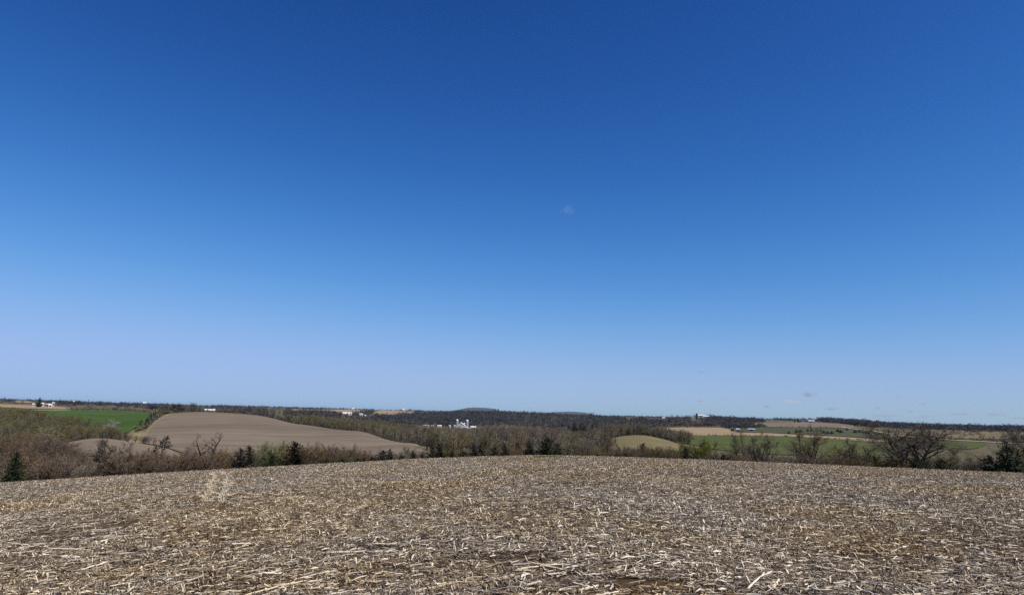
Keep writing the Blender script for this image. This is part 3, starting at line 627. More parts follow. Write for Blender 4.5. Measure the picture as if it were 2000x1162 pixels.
# ------------------------------------------------------------------ woods
def scatter(name, protos, pts, label, cat):
    """one object: a copy of protos[k] (a list of meshes) at every point of index k"""
    me = bpy.data.meshes.new(name); me.from_pydata([tuple(p[0]) for p in pts], [], [])
    a = me.attributes.new('rot', 'FLOAT_VECTOR', 'POINT'); a.data.foreach_set('vector', [c for p in pts for c in p[1]])
    a = me.attributes.new('scl', 'FLOAT_VECTOR', 'POINT'); a.data.foreach_set('vector', [c for p in pts for c in p[2]])
    a = me.attributes.new('idx', 'INT', 'POINT'); a.data.foreach_set('value', [p[3] for p in pts])
    o = obj(name, me); g = bpy.data.node_groups.new(name, 'GeometryNodeTree'); n = g.nodes; lk = g.links.new
    g.interface.new_socket('Geometry', in_out='INPUT', socket_type='NodeSocketGeometry'); g.interface.new_socket('Geometry', in_out='OUTPUT', socket_type='NodeSocketGeometry')
    gi = n.new('NodeGroupInput'); go = n.new('NodeGroupOutput'); jn = n.new('GeometryNodeJoinGeometry')
    def attr(nm, ty):
        x = n.new('GeometryNodeInputNamedAttribute'); x.data_type = ty; x.inputs[0].default_value = nm; return x.outputs[0]
    ro = n.new('FunctionNodeEulerToRotation'); lk(attr('rot', 'FLOAT_VECTOR'), ro.inputs[0]); sl = attr('scl', 'FLOAT_VECTOR'); ix = attr('idx', 'INT')
    for k, ms in enumerate(protos):
        cp = n.new('FunctionNodeCompare'); cp.data_type = 'INT'; cp.operation = 'EQUAL'
        ii = [s for s in cp.inputs if s.type == 'INT']; lk(ix, ii[0]); ii[1].default_value = k
        for q in (ms if isinstance(ms, (list, tuple)) else [ms]):
            po = obj('proto_' + q.name, q, link=False)
            oi = n.new('GeometryNodeObjectInfo'); oi.inputs['Object'].default_value = po; oi.inputs['As Instance'].default_value = False
            ip = n.new('GeometryNodeInstanceOnPoints'); lk(gi.outputs[0], ip.inputs['Points']); lk(cp.outputs[0], ip.inputs['Selection'])
            lk(oi.outputs['Geometry'], ip.inputs['Instance']); lk(ro.outputs[0], ip.inputs['Rotation']); lk(sl, ip.inputs['Scale']); lk(ip.outputs[0], jn.inputs[0])
    lk(jn.outputs[0], go.inputs[0])
    md = o.modifiers.new('scatter', 'NODES'); md.node_group = g
    return tag(o, label, cat, kind='stuff')

MID_KEYS = list(MID)
wood_n = [0]
def wood(name, label, region, spacing, weights, hlo, hhi, keep=0, ind_label=None, group=None, far=False, seed=1, hole=None, cat='woodland', bushes=False):
    q = random.Random(seed); e = np.array(region, float); us = np.linspace(e[0,0], e[-1,0], 80)
    lo = np.interp(us, e[:,0], e[:,1]); hi = np.interp(us, e[:,0], e[:,2]); dth = abs(uth(e[-1,0]) - uth(e[0,0])) / 79
    w = np.maximum(hi**2 - lo**2, 0) * .5 * dth; n = int(w.sum() / spacing**2); cw = np.cumsum(w) / w.sum()
    got = []
    for _ in range(n):
        i = min(int(np.searchsorted(cw, q.random())), 79); u = us[i] + (q.random() - .5) * (us[1] - us[0])
        d = math.sqrt(q.uniform(lo[i]**2, max(hi[i], lo[i] + 1)**2))
        if not bushes and in_field(u, d): continue
        if bushes and (1813 < u < 1930 and d < 900): continue
        if hole and hole(u, d): continue
        tx, ty = d*math.sin(uth(u)), d*math.cos(uth(u)); cl = sum(math.sin((a_*tx + b_*ty) * (.035 if not far else .012) + c_) for a_, b_, c_ in _wv[:4]) / 4
        got.append((u, d, q.uniform(hlo, hhi) * (1 + .42 * cl), min(max(.55 * q.random() + .45 * (.5 + 1.1 * math.sin(3.1 * cl + seed)/2), 0), .999), q.uniform(0, 6.28), q.uniform(.85, 1.3)))
    keys = list(weights); tot = sum(weights.values())
    def pick(r):
        a = 0
        for k in keys:
            a += weights[k] / tot
            if r <= a: return k
        return keys[-1]
    got.sort(key=lambda t: t[1] / t[2])
    for (u, d, h, r, rz, w_) in got[:keep]:
        k = pick(r); side = 'left side' if u < e[0,0]*.67 + e[-1,0]*.33 else ('right side' if u > e[0,0]*.33 + e[-1,0]*.67 else 'middle')
        word = {'brown': 'brown', 'brown2': 'reddish', 'grey': 'grey', 'grey2': 'pale grey', 'olive': 'olive', 'olive2': 'greenish olive', 'dark': 'dark', 'dark2': 'blackish', 'cedar': 'evergreen', 'willow': 'yellow green'}[k]
        plant('cedar_tree' if k == 'cedar' else 'woodland_tree', MID[k], uth(u), d, h * (.6 if k == 'cedar' else 1), word + ' ' + ind_label + ', ' + side, 'tree', group, rz, w_)
    pts = []
    for (u, d, h, r, rz, w_) in got[keep:]:
        k = pick(r); p = P(uth(u), d, -.15)
        if far: s = h / 10.0; pts.append((p, (0, 0, rz), (s*w_, s*w_, s), keys.index(k)))
        else: s = h * (.6 if k == 'cedar' else 1) / MID[k][2]; pts.append((p, (0, 0, rz), (s*w_, s*w_, s), keys.index(k)))
    wood_n[0] += len(pts)
    if pts: scatter(name, [(FARK[k] if far else list(MID[k][:2])) for k in keys], pts, label, cat)
FARK = {'dark': FAR['dark'][0], 'dark2': FAR['dark'][1], 'brown': FAR['dark'][2], 'grey': FAR['grey'][0], 'olive': FAR['grey'][1], 'con': FAR['con'][0]}

wood('bare_woodland', 'mixed brown and olive bare wood filling the left valley', [(-150, 190, 720), (0, 195, 720), (80, 195, 690), (128, 200, 612), (142, 346, 590), (180, 348, 545), (230, 350, 500), (262, 355, 470)], 6.2, {'brown': 3, 'brown2': 1, 'grey': 2, 'olive': 4, 'olive2': 3, 'dark': .5}, 7, 11, keep=55, ind_label='tree at the near side of the left valley wood', group='trees of the left valley wood', seed=21)
wood('bare_woodland', 'brown brush in the dip between the tilled strip and the green field', [(150, 350, 500), (250, 350, 470), (300, 350, 385), (345, 330, 345)], 5.0, {'brown': 3, 'brown2': 3, 'dark': 1}, 4, 7, keep=14, ind_label='bush in the dip behind the narrow tilled strip', group='bushes behind the narrow tilled strip', seed=22)
wood('bare_woodland', 'grey trees along the top edge of the broad tilled hill', [(300, 840, 960), (345, 830, 1000), (440, 850, 1150), (520, 790, 1050), (560, 730, 1000)], 9, {'dark': 2, 'grey': 2, 'brown': 2, 'olive': 1}, 6, 11, seed=23)
wood('bare_woodland', 'olive and brown wood running down the right side of the tilled hill', [(560, 735, 1050), (600, 670, 1350), (640, 620, 1400), (700, 575, 1400), (760, 500, 1380), (810, 430, 1380), (850, 330, 1380), (900, 230, 1300), (960, 215, 1200)], 8.0, {'olive': 5, 'olive2': 4, 'grey': 3, 'grey2': 2, 'brown': 4, 'brown2': 1, 'dark': 1, 'willow': .6}, 7, 12, keep=60, ind_label='tree in the wood below the silo farm', group='trees of the wood below the silo farm', seed=24, hole=lambda u, d: 820 < u < 945 and d > 1180)
wood('bare_woodland', 'brown bare wood across the middle of the valley', [(940, 205, 1350), (1000, 205, 1450), (1090, 205, 1500), (1180, 210, 1450), (1200, 470, 1500), (1260, 630, 1250)], 8.5, {'brown': 5, 'brown2': 3, 'grey': 4, 'grey2': 2, 'olive': 2, 'dark': 2, 'cedar': .8}, 7, 11, keep=50, ind_label='tree in the middle valley wood', group='trees of the middle valley wood', seed=25)
wood('bare_woodland', 'grey green wood behind the pasture hill', [(1205, 475, 560), (1245, 480, 640), (1290, 472, 660), (1330, 445, 600), (1348, 420, 540)], 5.6, {'grey': 4, 'grey2': 4, 'olive': 2, 'brown': 1, 'dark': .5}, 8, 11, keep=24, ind_label='tree in the wood edge behind the pasture hill', group='trees of the wood behind the pasture hill', seed=26)
wood('far_woodland', 'dark wooded ridge across the centre of the skyline', [(560, 1400, 2050), (650, 1420, 2450), (760, 1430, 2850), (850, 1440, 3050), (950, 1500, 3300), (1050, 1520, 3300), (1150, 1520, 3100), (1260, 1450, 2900)], 15, {'dark': 4, 'dark2': 4, 'brown': 1, 'grey': 1, 'con': 1.5}, 9, 15, far=True, seed=27)
wood('far_woodland', 'dark wood on the slope under the blue silo farm', [(1240, 1350, 2500), (1290, 1360, 2300), (1360, 1350, 2300), (1420, 1340, 2350), (1470, 1400, 2300), (1500, 1500, 2000)], 12, {'dark': 4, 'dark2': 3, 'brown': 2, 'olive': 1}, 8, 13, far=True, seed=28)
wood('far_woodland', 'dark grove round the sheds above the tan field', [(1404, 1080, 1130), (1420, 1030, 1300), (1460, 1060, 1420), (1500, 1180, 1420), (1530, 1300, 1400)], 10, {'dark': 4, 'grey': 3, 'con': 1.5}, 6, 10, far=True, seed=29, hole=lambda u, d: d < 1150 and 1432 < u < 1475)
wood('far_woodland', 'long dark bare wood behind the right road and pastures', [(1600, 2150, 2500), (1640, 1950, 2700), (1700, 1850, 2900), (1760, 1830, 2800), (1850, 1830, 2900), (1950, 1800, 3000), (2080, 1750, 3000)], 14, {'dark': 5, 'dark2': 4, 'brown': 1.5}, 9, 14, far=True, seed=30)
wood('far_woodland', 'sparse brush along the right pasture and fields', [(1760, 930, 1700), (1840, 870, 1700), (1950, 700, 1700), (2060, 650, 1700)], 34, {'dark': 3, 'brown': 3}, 5, 9, far=True, seed=31, bushes=True)
wood('far_woodland', 'taller bare grove behind the top bend of the gravel road', [(1632, 1880, 1960), (1660, 1820, 2000), (1700, 1820, 1980), (1716, 1850, 1920)], 9, {'dark': 4, 'dark2': 3, 'brown': 2}, 14, 19, far=True, seed=32)
def hedge(label, path, n, wob, hlo, hhi, weights, seed):
    q = random.Random(seed); keys = list(weights); pts = []
    for k in range(n):
        t = q.random() * (len(path) - 1); i = int(t); t -= i; u = path[i][0]*(1-t) + path[i+1][0]*t; d = (path[i][1]*(1-t) + path[i+1][1]*t) * (1 + q.uniform(-wob, wob))
        s_ = q.uniform(hlo, hhi) / 10; w_ = q.uniform(.9, 1.5); kk = q.choices(keys, [weights[x] for x in keys])[0]
        pts.append((P(uth(u), d, -.1), (0, 0, q.uniform(0, 6.28)), (s_*w_, s_*w_, s_), keys.index(kk)))
    scatter('hedgerow', [FARK[k] for k in keys], pts, label, 'hedgerow')
hedge('dark green brush along the left edge of the tilled hill', [(272, 545), (290, 600), (302, 690), (316, 790), (332, 830), (348, 850)], 150, .03, 3, 7, {'olive': 4, 'con': 2, 'grey': 2, 'dark': 1}, 61)
hedge('thin weedy margin between the tan field and the long green field', [(1350, 840), (1420, 868), (1500, 874), (1560, 862), (1640, 822), (1700, 785)], 110, .006, 1.2, 3, {'brown': 2, 'olive': 3, 'grey': 2}, 62)
hedge('brush line along the top edge of the tilled hill', [(345, 822), (400, 828), (440, 832), (500, 790), (560, 716), (620, 650), (700, 575), (770, 482), (830, 380)], 200, .012, 1.5, 4.5, {'dark': 3, 'olive': 2, 'brown': 2}, 63)
hedge('scrubby fence line along the right road and pasture', [(1745, 1130), (1800, 985), (1870, 905), (1940, 850), (2020, 800)], 90, .02, 1.5, 5, {'dark': 3, 'brown': 3}, 64)
hedge('brush between the cedar field and the brown field on the right', [(1470, 1440), (1540, 1470), (1620, 1480), (1690, 1400)], 60, .01, 1.5, 4, {'dark': 2, 'olive': 3}, 65)
hedge('weedy far margin of the left green field', [(130, 1150), (200, 1215), (250, 1230), (300, 1170)], 130, .02, 1.5, 6, {'dark': 2, 'olive': 2, 'brown': 2}, 66)
# rows of trees on the skyline
def skyline(name, label, u0, u1, d0, d1, n, weights, hlo, hhi, seed):
    q = random.Random(seed); keys = list(weights); pts = []
    rows = []
    for k in range(max(3, n // 22)):
        rows.append((q.uniform(u0, u1), q.uniform(d0, d1), q.uniform(6, 40), q.uniform(.4, 1.1)))
    for k in range(n):
        if q.random() < .8: r = q.choice(rows); u = q.gauss(r[0], r[2]); d = r[1] * (1 + q.uniform(-.015, .015)); hm = r[3]
        else: u = q.uniform(u0, u1); d = q.uniform(d0, d1); hm = .8
        if not (u0 - 20 < u < u1 + 20) or in_field(u, d): continue
        s = q.uniform(hlo, hhi) / 10 * hm; w_ = q.uniform(.9, 1.6); kk = q.choices(keys, [weights[x] for x in keys])[0]
        pts.append((P(uth(u), d, -.2), (0, 0, q.uniform(0, 6.28)), (s*w_, s*w_, s), keys.index(kk)))
    scatter(name, [FARK[k] for k in keys], pts, label, 'woodland')
skyline('far_woodland', 'tiny tree rows and groves along the left skyline', -60, 620, 1700, 6500, 2600, {'dark': 4, 'dark2': 3, 'con': .3, 'olive': 1}, 9, 15, 51)
skyline('far_woodland', 'tiny tree rows and groves along the central skyline', 600, 1300, 3300, 6500, 1600, {'dark': 4, 'dark2': 3, 'con': .8}, 8, 14, 52)
skyline('far_woodland', 'tiny tree rows and groves along the right skyline', 1280, 2080, 2500, 7000, 2400, {'dark': 4, 'dark2': 3, 'con': .2, 'olive': .8}, 9, 16, 53)

# ------------------------------------------------------------------ single trees one can pick out farther off
PROTO['birch'] = woody('birch', 71, fan(random.Random(71), 6, 3, 22, 8.5, .14, 1.2), S_V, 'twig_pale', .05, bark='bark_pale')
tree_at('birch', 213, 816, 505, 'pale white-barked tree at the edge of the left valley wood', wide=1.3)
tree_at('spruce', 75, 775, 1430, 'tall pointed conifer on the skyline by the far left farm', name='conifer_tree', wide=1.0)
for u, v, d, lb in ((338, 789, 850, 'left of the two dark conifers at the top corner of the tilled hill'), (348, 787.5, 850, 'right of the two dark conifers at the top corner of the tilled hill')):
    tree_at('cedar_w', u, v, d, lb, name='conifer_tree', wide=1.0)
tree_at('cedar', 459, 803, 800, 'small dark cedar on the top edge of the tilled hill')
for u, v, d, lb in ((1553, 819, 2080, 'left of two dark conifers beside the far right farmstead'), (1560, 817.5, 2080, 'right of two dark conifers beside the far right farmstead')):
    tree_at('cedar', u, v, d, lb, name='conifer_tree', wide=1.2)
for u, v, w_ in ((1541, 841, 1), (1556, 838, 1.6), (1564, 838, 1.6), (1578, 836, .9), (1585, 836, .9), (1603, 836, .8), (1609, 840, 1.8), (1617, 841, 1.6), (1625, 841, 1.5), (1637, 837, 1.9), (1643, 839, 1.6), (1655, 834, 1.0), (1671, 839, 1.8), (1680, 838, 1.7), (1688, 839, 1.8), (1694, 840, 1.4)):
    tree_at('cedar_w', u, v, d_of(u, v + 7, 900), 'dark cedar dotted on the green field on the right', group='cedars on the right green field', wide=w_ * .8)
tree_at('cedar', 1343, 832, 1300, 'lone dark cedar on the upper edge of the tan field', wide=1.3)
tree_at('upright', 1388, 808, 2250, 'round budding tree right of the white barns by the blue silo', wide=1.9)
tree_at('upright', 1314, 808, 2150, 'tall bare grove tree on the ridge left of the blue silo', wide=2.0)
tree_at('upright', 1325, 808.5, 2180, 'bare grove tree on the ridge, next right of the tallest one', wide=1.8)
tree_at('cedar_w', 1290, 818, 1950, 'small cedar on the tan hillside left of the grove, lower one')
tree_at('cedar_w', 1307, 817, 1980, 'small cedar on the tan hillside below the ridge grove')
for u, v, d, lb in ((802, 797, 3450, 'tall bare tree by the white skyline house'), (1158, 804, 3050, 'rounded tree at the right end of the dark ridge'), (1772, 822, 3300, 'round tree standing alone on the right skyline'), (967, 797.5, 3200, 'left of two thin conifers on the central ridge'), (973, 797, 3200, 'right of two thin conifers on the central ridge')):
    tree_at('cedar' if 'conifer' in lb else 'oak2', u, v, d, lb, name='conifer_tree' if 'conifer' in lb else 'skyline_tree', wide=.8 if 'conifer' in lb else 1.6)
for u, v, d in ((1123, 823, 1050), (1135, 825, 1050), (1142, 829, 1000), (1158, 827, 1080), (1166, 828, 1100), (1092, 840, 900), (1099, 841, 900), (1112, 828, 1200), (1212, 842, 640), (1225, 845, 650)):
    tree_at('cedar_b', u, v, d, 'dark evergreen rising from the middle valley wood', name='cedar_tree', group='evergreens in the middle valley wood', wide=1.2)

# ------------------------------------------------------------------ farm buildings
M['white_wall'] = mat('white_wall', (0.66, 0.65, 0.62), vary=0.08, scale=0.4)
M['white_roof'] = mat('white_roof', (0.70, 0.71, 0.71), vary=0.06, scale=0.3, rough=0.5, spec=0.4)
M['grey_roof'] = mat('grey_roof', (0.42, 0.44, 0.45), vary=0.15, scale=0.4, rough=0.5, spec=0.4)
M['dark_roof'] = mat('dark_roof', (0.09, 0.085, 0.085), vary=0.2, scale=0.4)
M['concrete'] = mat('silo_concrete', (0.46, 0.44, 0.40), vary=0.25, scale=0.6)
M['steel'] = mat('bin_steel', (0.62, 0.63, 0.63), vary=0.1, scale=0.4, rough=0.4, spec=0.5)
M['blue_silo'] = mat('silo_blue', (0.035, 0.075, 0.115), vary=0.15, scale=0.3, rough=0.4, spec=0.4)
M['pane'] = mat('window_pane', (0.03, 0.035, 0.04), rough=0.1, spec=0.5)
M['door'] = mat('barn_door', (0.14, 0.06, 0.045), vary=0.2, scale=1)
M['pole'] = mat('pole_wood', (0.16, 0.12, 0.09), vary=0.3, scale=1)
def building(name, u, d, w, l, h, rh, label, cat, rot=0.0, wall='white_wall', roof='white_roof', nwin=4, dz=0.0, th=None):
    th = uth(u) if th is None else th
    o = empty(name, P(th, d, dz), -th + rot); tag(o, label, cat)
    b = MB(); hw, hl = w/2, l/2
    b.add([(-hw,-hl,-1.5),(hw,-hl,-1.5),(hw,hl,-1.5),(-hw,hl,-1.5),(-hw,-hl,h),(hw,-hl,h),(hw,hl,h),(-hw,hl,h),(-hw,0,h+rh),(hw,0,h+rh)],
          [(0,1,5,4),(2,3,7,6),(1,2,6,9,5),(3,0,4,8,7)]); b.build('wall', M[wall], o)
    r = MB(); ov = .5; dz_ = rh/hl*ov
    for s in (-1, 1):
        r.add([(-hw-ov, s*(hl+ov), h-dz_+.12), (hw+ov, s*(hl+ov), h-dz_+.12), (hw+ov, 0, h+rh+.12), (-hw-ov, 0, h+rh+.12),
               (-hw-ov, s*(hl+ov), h-dz_+.34), (hw+ov, s*(hl+ov), h-dz_+.34), (hw+ov, 0, h+rh+.36), (-hw-ov, 0, h+rh+.36)], [(0,1,2,3),(4,7,6,5),(0,4,5,1),(0,3,7,4),(1,5,6,2)])
    r.build('roof', M[roof], o)
    dm = MB(); dm.box(-1.6, 1.6, -hl-.08, -hl+.02, 0, min(h*.85, 3.2)); dm.build('door', M['door'], o)
    wm = MB(); wm.box(-.6, .6, -.06, .02, 0, 1.1); wme = wm.mesh('window', [M['pane']])
    for k in range(nwin):
        x = (k + .5) / nwin * w - hw
        if abs(x) < 2.4: continue
        obj('window', wme, o, (x, -hl, h*.45))
    return o
def silo(name, u, d, vtop, r, label, m_='concrete', dome='white_roof', domed=True, cat='silo'):
    th = uth(u); g = Z(th, d); h = CAM_H + d*ray(u, vtop)[1] - g
    o = empty(name, P(th, d), -th); tag(o, label, cat); rh = r*.95 if domed else r*.3
    b = MB(); b.revolve([(r, -1.5), (r, h - rh)], 20); b.build('barrel', M[m_], o, smooth=True)
    c = MB(); c.revolve([(r*1.04*math.cos(a), h - rh + rh*math.sin(a)) for a in np.linspace(0, math.pi/2*.98, 7)], 20); c.build('dome', M[dome], o, smooth=True)
    hm = MB(); hm.revolve([(r*1.0, 0), (r*1.03, .05), (r*1.03, .2), (r*1.0, .25)], 20); hme = hm.mesh('hoop', [M[m_]])
    for k in range(1, 6): obj('hoop', hme, o, (0, 0, (h - rh) * k / 6))
    ch = MB(); ch.tube([(r*.8, -r*.8, 0), (r*.8, -r*.8, h - rh*.8)], [.45, .45], 6); ch.build('chute', M[dome], o)
    return o
building('shed', 410.5, 855, 10.5, 7, 1.9, 1.4, 'white metal shed on top of the tilled hill', 'shed', rot=.1, dz=.4, nwin=2)
building('barn', 679, 1850, 22, 11, 2.6, 2.8, 'long pale green-white barn in the trees left of centre', 'barn', rot=-.05, dz=7.5)
building('house', 706, 1900, 9, 8, 5, 3, 'small white house right of the long pale barn', 'house', wall='white_wall', roof='grey_roof', dz=4.5)
building('shed', 714.5, 1880, 4, 5, 6, 1.5, 'narrow white outbuilding beside the small white house', 'shed', dz=2.0)
building('barn', 834, 1420, 11, 8, 2.4, 1.6, 'white long shed, leftmost at the silo farm', 'barn', dz=3.8, roof='grey_roof')
building('barn', 847, 1428, 6, 7, 2.2, 1.6, 'white shed, second from left at the silo farm', 'barn', dz=3.8, roof='grey_roof')
building('barn', 859.5, 1430, 8, 7, 2.2, 1.5, 'white shed, third from left at the silo farm', 'barn', dz=4.5)
silo('silo', 893.5, 1450, 818.5, 2.7, 'left of the two tall domed concrete silos')
silo('silo', 913, 1440, 819.3, 2.7, 'right of the two tall domed concrete silos')
silo('silo', 907.3, 1455, 825.2, 1.9, 'short silo between the two tall ones')
building('barn', 900.8, 1420, 9, 18, 7.5, 6, 'white steep gabled barn between the two tall silos', 'barn', rot=1.35, dz=1.5, nwin=0)
silo('grain_bin', 889, 1425, 829.5, 2.6, 'round white grain bin left of the steep gabled barn', m_='steel', domed=True, cat='grain bin')
silo('grain_bin', 879.5, 1430, 829.5, 2.8, 'dull grey grain bin left of the white grain bin', m_='concrete', dome='grey_roof', cat='grain bin')
building('shed', 908, 1405, 9, 7, 3, 1.6, 'low grey shed at the foot of the right tall silo', 'shed', roof='grey_roof', dz=3.0)
building('shed', 917, 1400, 8, 7, 3, 1.4, 'low white shed just right of the right tall silo', 'shed', dz=1.5)
building('barn', 925, 1410, 11, 8, 4, 2.2, 'white shed farther right of the tall silos', 'barn', rot=.3, dz=2.0)
building('shed', 934, 1415, 5, 5, 2.6, 1.2, 'smallest white shed at the right end of the silo farm', 'shed', dz=1.5)
building('shed', 66, 1450, 3.5, 4, 1.8, 1.0, 'white shed left of the skyline conifer', 'shed', dz=3.0)
building('shed', 83, 1440, 5, 5, 2.8, 1.4, 'small white shed right of the skyline conifer', 'shed', dz=3.0)
building('barn', 95, 1470, 7, 6, 2.0, 1.4, 'dark walled barn with white roof at the far left farm', 'barn', wall='door', roof='grey_roof', dz=3.0)
building('house', 104.5, 1460, 3.5, 4, 3.4, 1.6, 'white two-storey house at the far left farm', 'house', roof='grey_roof', dz=4.0)
building('shed', 99, 1435, 5, 4, 3, 1.4, 'pale shed before the far left house', 'shed', dz=1.5)
silo('silo', 1361, 2300, 806.5, 3.0, 'dark blue steel silo on the right ridge', m_='blue_silo', dome='blue_silo')
building('barn', 1369, 2290, 15, 10, 4.5, 2.5, 'white barn right beside the dark blue silo', 'barn', dz=6.5)
building('barn', 1380, 2270, 17, 10, 4, 2.2, 'white barn farther right of the dark blue silo', 'barn', dz=4.5)
building('shed', 1467, 1085, 9.5, 4, 2.2, .5, 'white trailer-like shed above the tan field', 'shed', dz=1.2)
building('shed', 1441, 1075, 5, 4, 1.8, 1.4, 'grey arched shed left of the white trailer-like shed', 'shed', wall='grey_roof', roof='grey_roof', dz=1.0)
building('shed', 1430, 1080, 5, 5, 2.6, 1.4, 'dark shed at the left end of the grove sheds', 'shed', wall='dark_roof', roof='dark_roof', dz=.8)
building('house', 1563, 2110, 8, 8, 3.5, 2, 'white house beside the two dark conifers', 'house', roof='dark_roof', dz=1.5)
building('barn', 1574, 2120, 14, 9, 3.5, 2.2, 'middle low barn of the far right farmstead', 'barn', roof='dark_roof', dz=1.5)
building('barn', 1585, 2110, 15, 9, 3.2, 1.8, 'white low barn at the right of the far right farmstead', 'barn', dz=1.2)
building('house', 788, 3480, 11, 9, 6, 3, 'tiny white house on the skyline left of the ridge', 'house', dz=4)
building('house', 143, 2300, 6, 6, 4, 2, 'tiny white house on the left skyline', 'house', dz=4)
building('house', 282, 3600, 14, 9, 5, 3, 'tiny white building at the end of the left skyline', 'house', dz=6)
building('house', 690, 3750, 10, 8, 5, 3, 'tiny white house on the skyline tree row', 'house', dz=2)
building('house', 1296, 2260, 8, 7, 4, 2, 'tiny white house among the ridge trees left of the blue silo', 'house', dz=7)
def pole(u, d, h, label):
    th = uth(u); o = empty('utility_pole', P(th, d, -.3), -th + .6); tag(o, label, 'utility pole', 'poles along the right road')
    a = MB(); a.tube([(0,0,0), (0,0,h)], [.17, .12], 8); a.build('post', M['pole'], o)
    b = MB(); b.box(-1.2, 1.2, .13, .27, h-.9, h-.75); b.build('crossarm', M['pole'], o)
    im = MB(); im.revolve([(.05, 0), (.07, .06), (.04, .14), (0.001, .15)], 8); ime = im.mesh('insulator', [M['white_wall']])
    for x in (-1.05, -.35, .35, 1.05): obj('insulator', ime, o, (x, .2, h-.75))
pole(1857, 885, 10, 'wooden pole by the road, left of two before the pasture')
pole(1911, 845, 11, 'wooden pole by the road, right of two before the pasture')
pole(1702, 1330, 10, 'thin wooden pole against the dark wood on the right')
pole(1676, 1400, 10, 'thin wooden pole at the top bend of the gravel road')

# ------------------------------------------------------------------ corn residue on the near field
M['straw_pale'] = mat('straw_pale', (0.80, 0.68, 0.50), vary=0.2, rnd=0.1, scale=30, rough=.75, spec=.2)
M['straw_tan'] = mat('straw_tan', (0.335, 0.250, 0.158), vary=0.35, rnd=0.1, scale=30, rough=.8, spec=.15)
M['straw_grey'] = mat('straw_grey', (0.29, 0.232, 0.165), vary=0.35, rnd=0.1, scale=30, rough=.85)
M['straw_brown'] = mat('straw_brown', (0.165, 0.112, 0.068), vary=0.4, rnd=0.1, scale=30)
M['straw_dark'] = mat('straw_dark', (0.080, 0.056, 0.038), vary=0.4, rnd=0.1, scale=30)
STRAW = [M['straw_pale'], M['straw_tan'], M['straw_grey'], M['straw_brown'], M['straw_dark']]
def leaf_piece(b, q, x, y, z, Ln, w, a, mi):
    n = 3; curl = q.uniform(-.8, .8); lift = q.uniform(0, .06) if q.random() < .14 else q.uniform(0, .012); tw = q.uniform(-.9, .9); vs = []
    px, py = x, y
    for k in range(n):
        f = k/(n-1); an = a + curl*(f-.5); ww = w*(.6 + .8*f*(1-f)*2) if k < n-1 else w*.35
        nx, ny = -math.sin(an), math.cos(an); zz = z + lift*math.sin(f*math.pi*.9) + (Ln*.25*f if lift > .05 else 0); s = math.sin(tw*(f+.3))*ww*.5
        vs += [(px + nx*ww/2, py + ny*ww/2, zz + s), (px - nx*ww/2, py - ny*ww/2, max(zz - s, z))]
        px += math.cos(an)*Ln/(n-1); py += math.sin(an)*Ln/(n-1)
    b.add(vs, [(2*k, 2*k+1, 2*k+3, 2*k+2) for k in range(n-1)], mi)
def stalk_piece(b, q, x, y, z, Ln, r, a, mi, tilt=0.0, n=5):
    bend = q.uniform(-.15, .15); dx, dy = math.cos(a), math.sin(a)
    p = [(x, y, z + r), (x + dx*Ln*.5 - dy*bend*Ln*.2, y + dy*Ln*.5 + dx*bend*Ln*.2, z + r + tilt*Ln*.5), (x + dx*Ln, y + dy*Ln, z + r + tilt*Ln)]
    b.tube(p, [r*1.08, r*.95, r*.85], n, mi)
def patch(seed, dens, size=2.2):
    q = random.Random(seed); b = MB(); h = size/2; n = int(dens*size*size)
    for k in range(n):
        x, y = q.uniform(-h, h), q.uniform(-h, h); a = q.uniform(0, 6.283); z = q.uniform(.002, .05); c = q.random()
        mi = q.choices([0,1,2,3,4], [2.5, 1.5, 1.8, 3.1, 3.8])[0]
        if c < .60: leaf_piece(b, q, x, y, z, q.uniform(.03, .11), q.uniform(.0025, .008), a, mi)
        elif c < .80: leaf_piece(b, q, x, y, z, q.uniform(.08, .24), q.uniform(.005, .014), a, mi)
        elif c < .84: leaf_piece(b, q, x, y, z + .01, q.uniform(.05, .12), q.uniform(.013, .026), a, q.choices([0,1,2],[3,2,1])[0])
        elif c < .96: stalk_piece(b, q, x, y, z*.6, q.uniform(.06, .26), q.uniform(.004, .009), a, q.choices([0,1,2,3],[3,3,2,1])[0], tilt=q.uniform(0, .06), n=4)
        else:   # short upright butts and husks
            hh = q.uniform(.03, .08); t = q.uniform(-1.2, 1.2); b.tube([(x, y, 0), (x + t*hh*math.cos(a), y + t*hh*math.sin(a), hh)], [q.uniform(.004, .009), q.uniform(.003, .007)], 3, mi)
    return b.mesh('residue', STRAW)
PATCH = [patch(100 + k, dn) for k, dn in enumerate((900, 1000, 820, 950, 520, 340))]
q = random.Random(8); pts = []
_nw = [(_rng.uniform(-1, 1), _rng.uniform(-1, 1), _rng.uniform(0, 6.28)) for _ in range(8)]
def cover(x, y):   # combed lanes that run away from the viewer, broken by patches
    xr = x + .22*y
    return .8*sum(math.sin(xr*(.35 + .45*abs(a)) + y*.05*b + c) for a, b, c in _nw[:4]) / 4 + .7*sum(math.sin((a*x*.6 + b*y)*1.5 + c) for a, b, c in _nw[4:]) / 4
def lay(x, y):
    e = .8; nx = Zxy(x+e, y) - Zxy(x-e, y); ny = Zxy(x, y+e) - Zxy(x, y-e); return Vector((-nx/(2*e), -ny/(2*e), 1)).normalized()
def euler_on(x, y, rz):
    n_ = lay(x, y); t = Vector((0,0,1)).rotation_difference(n_); return (t @ Euler((0,0,rz)).to_quaternion()).to_euler()
g = -104.0
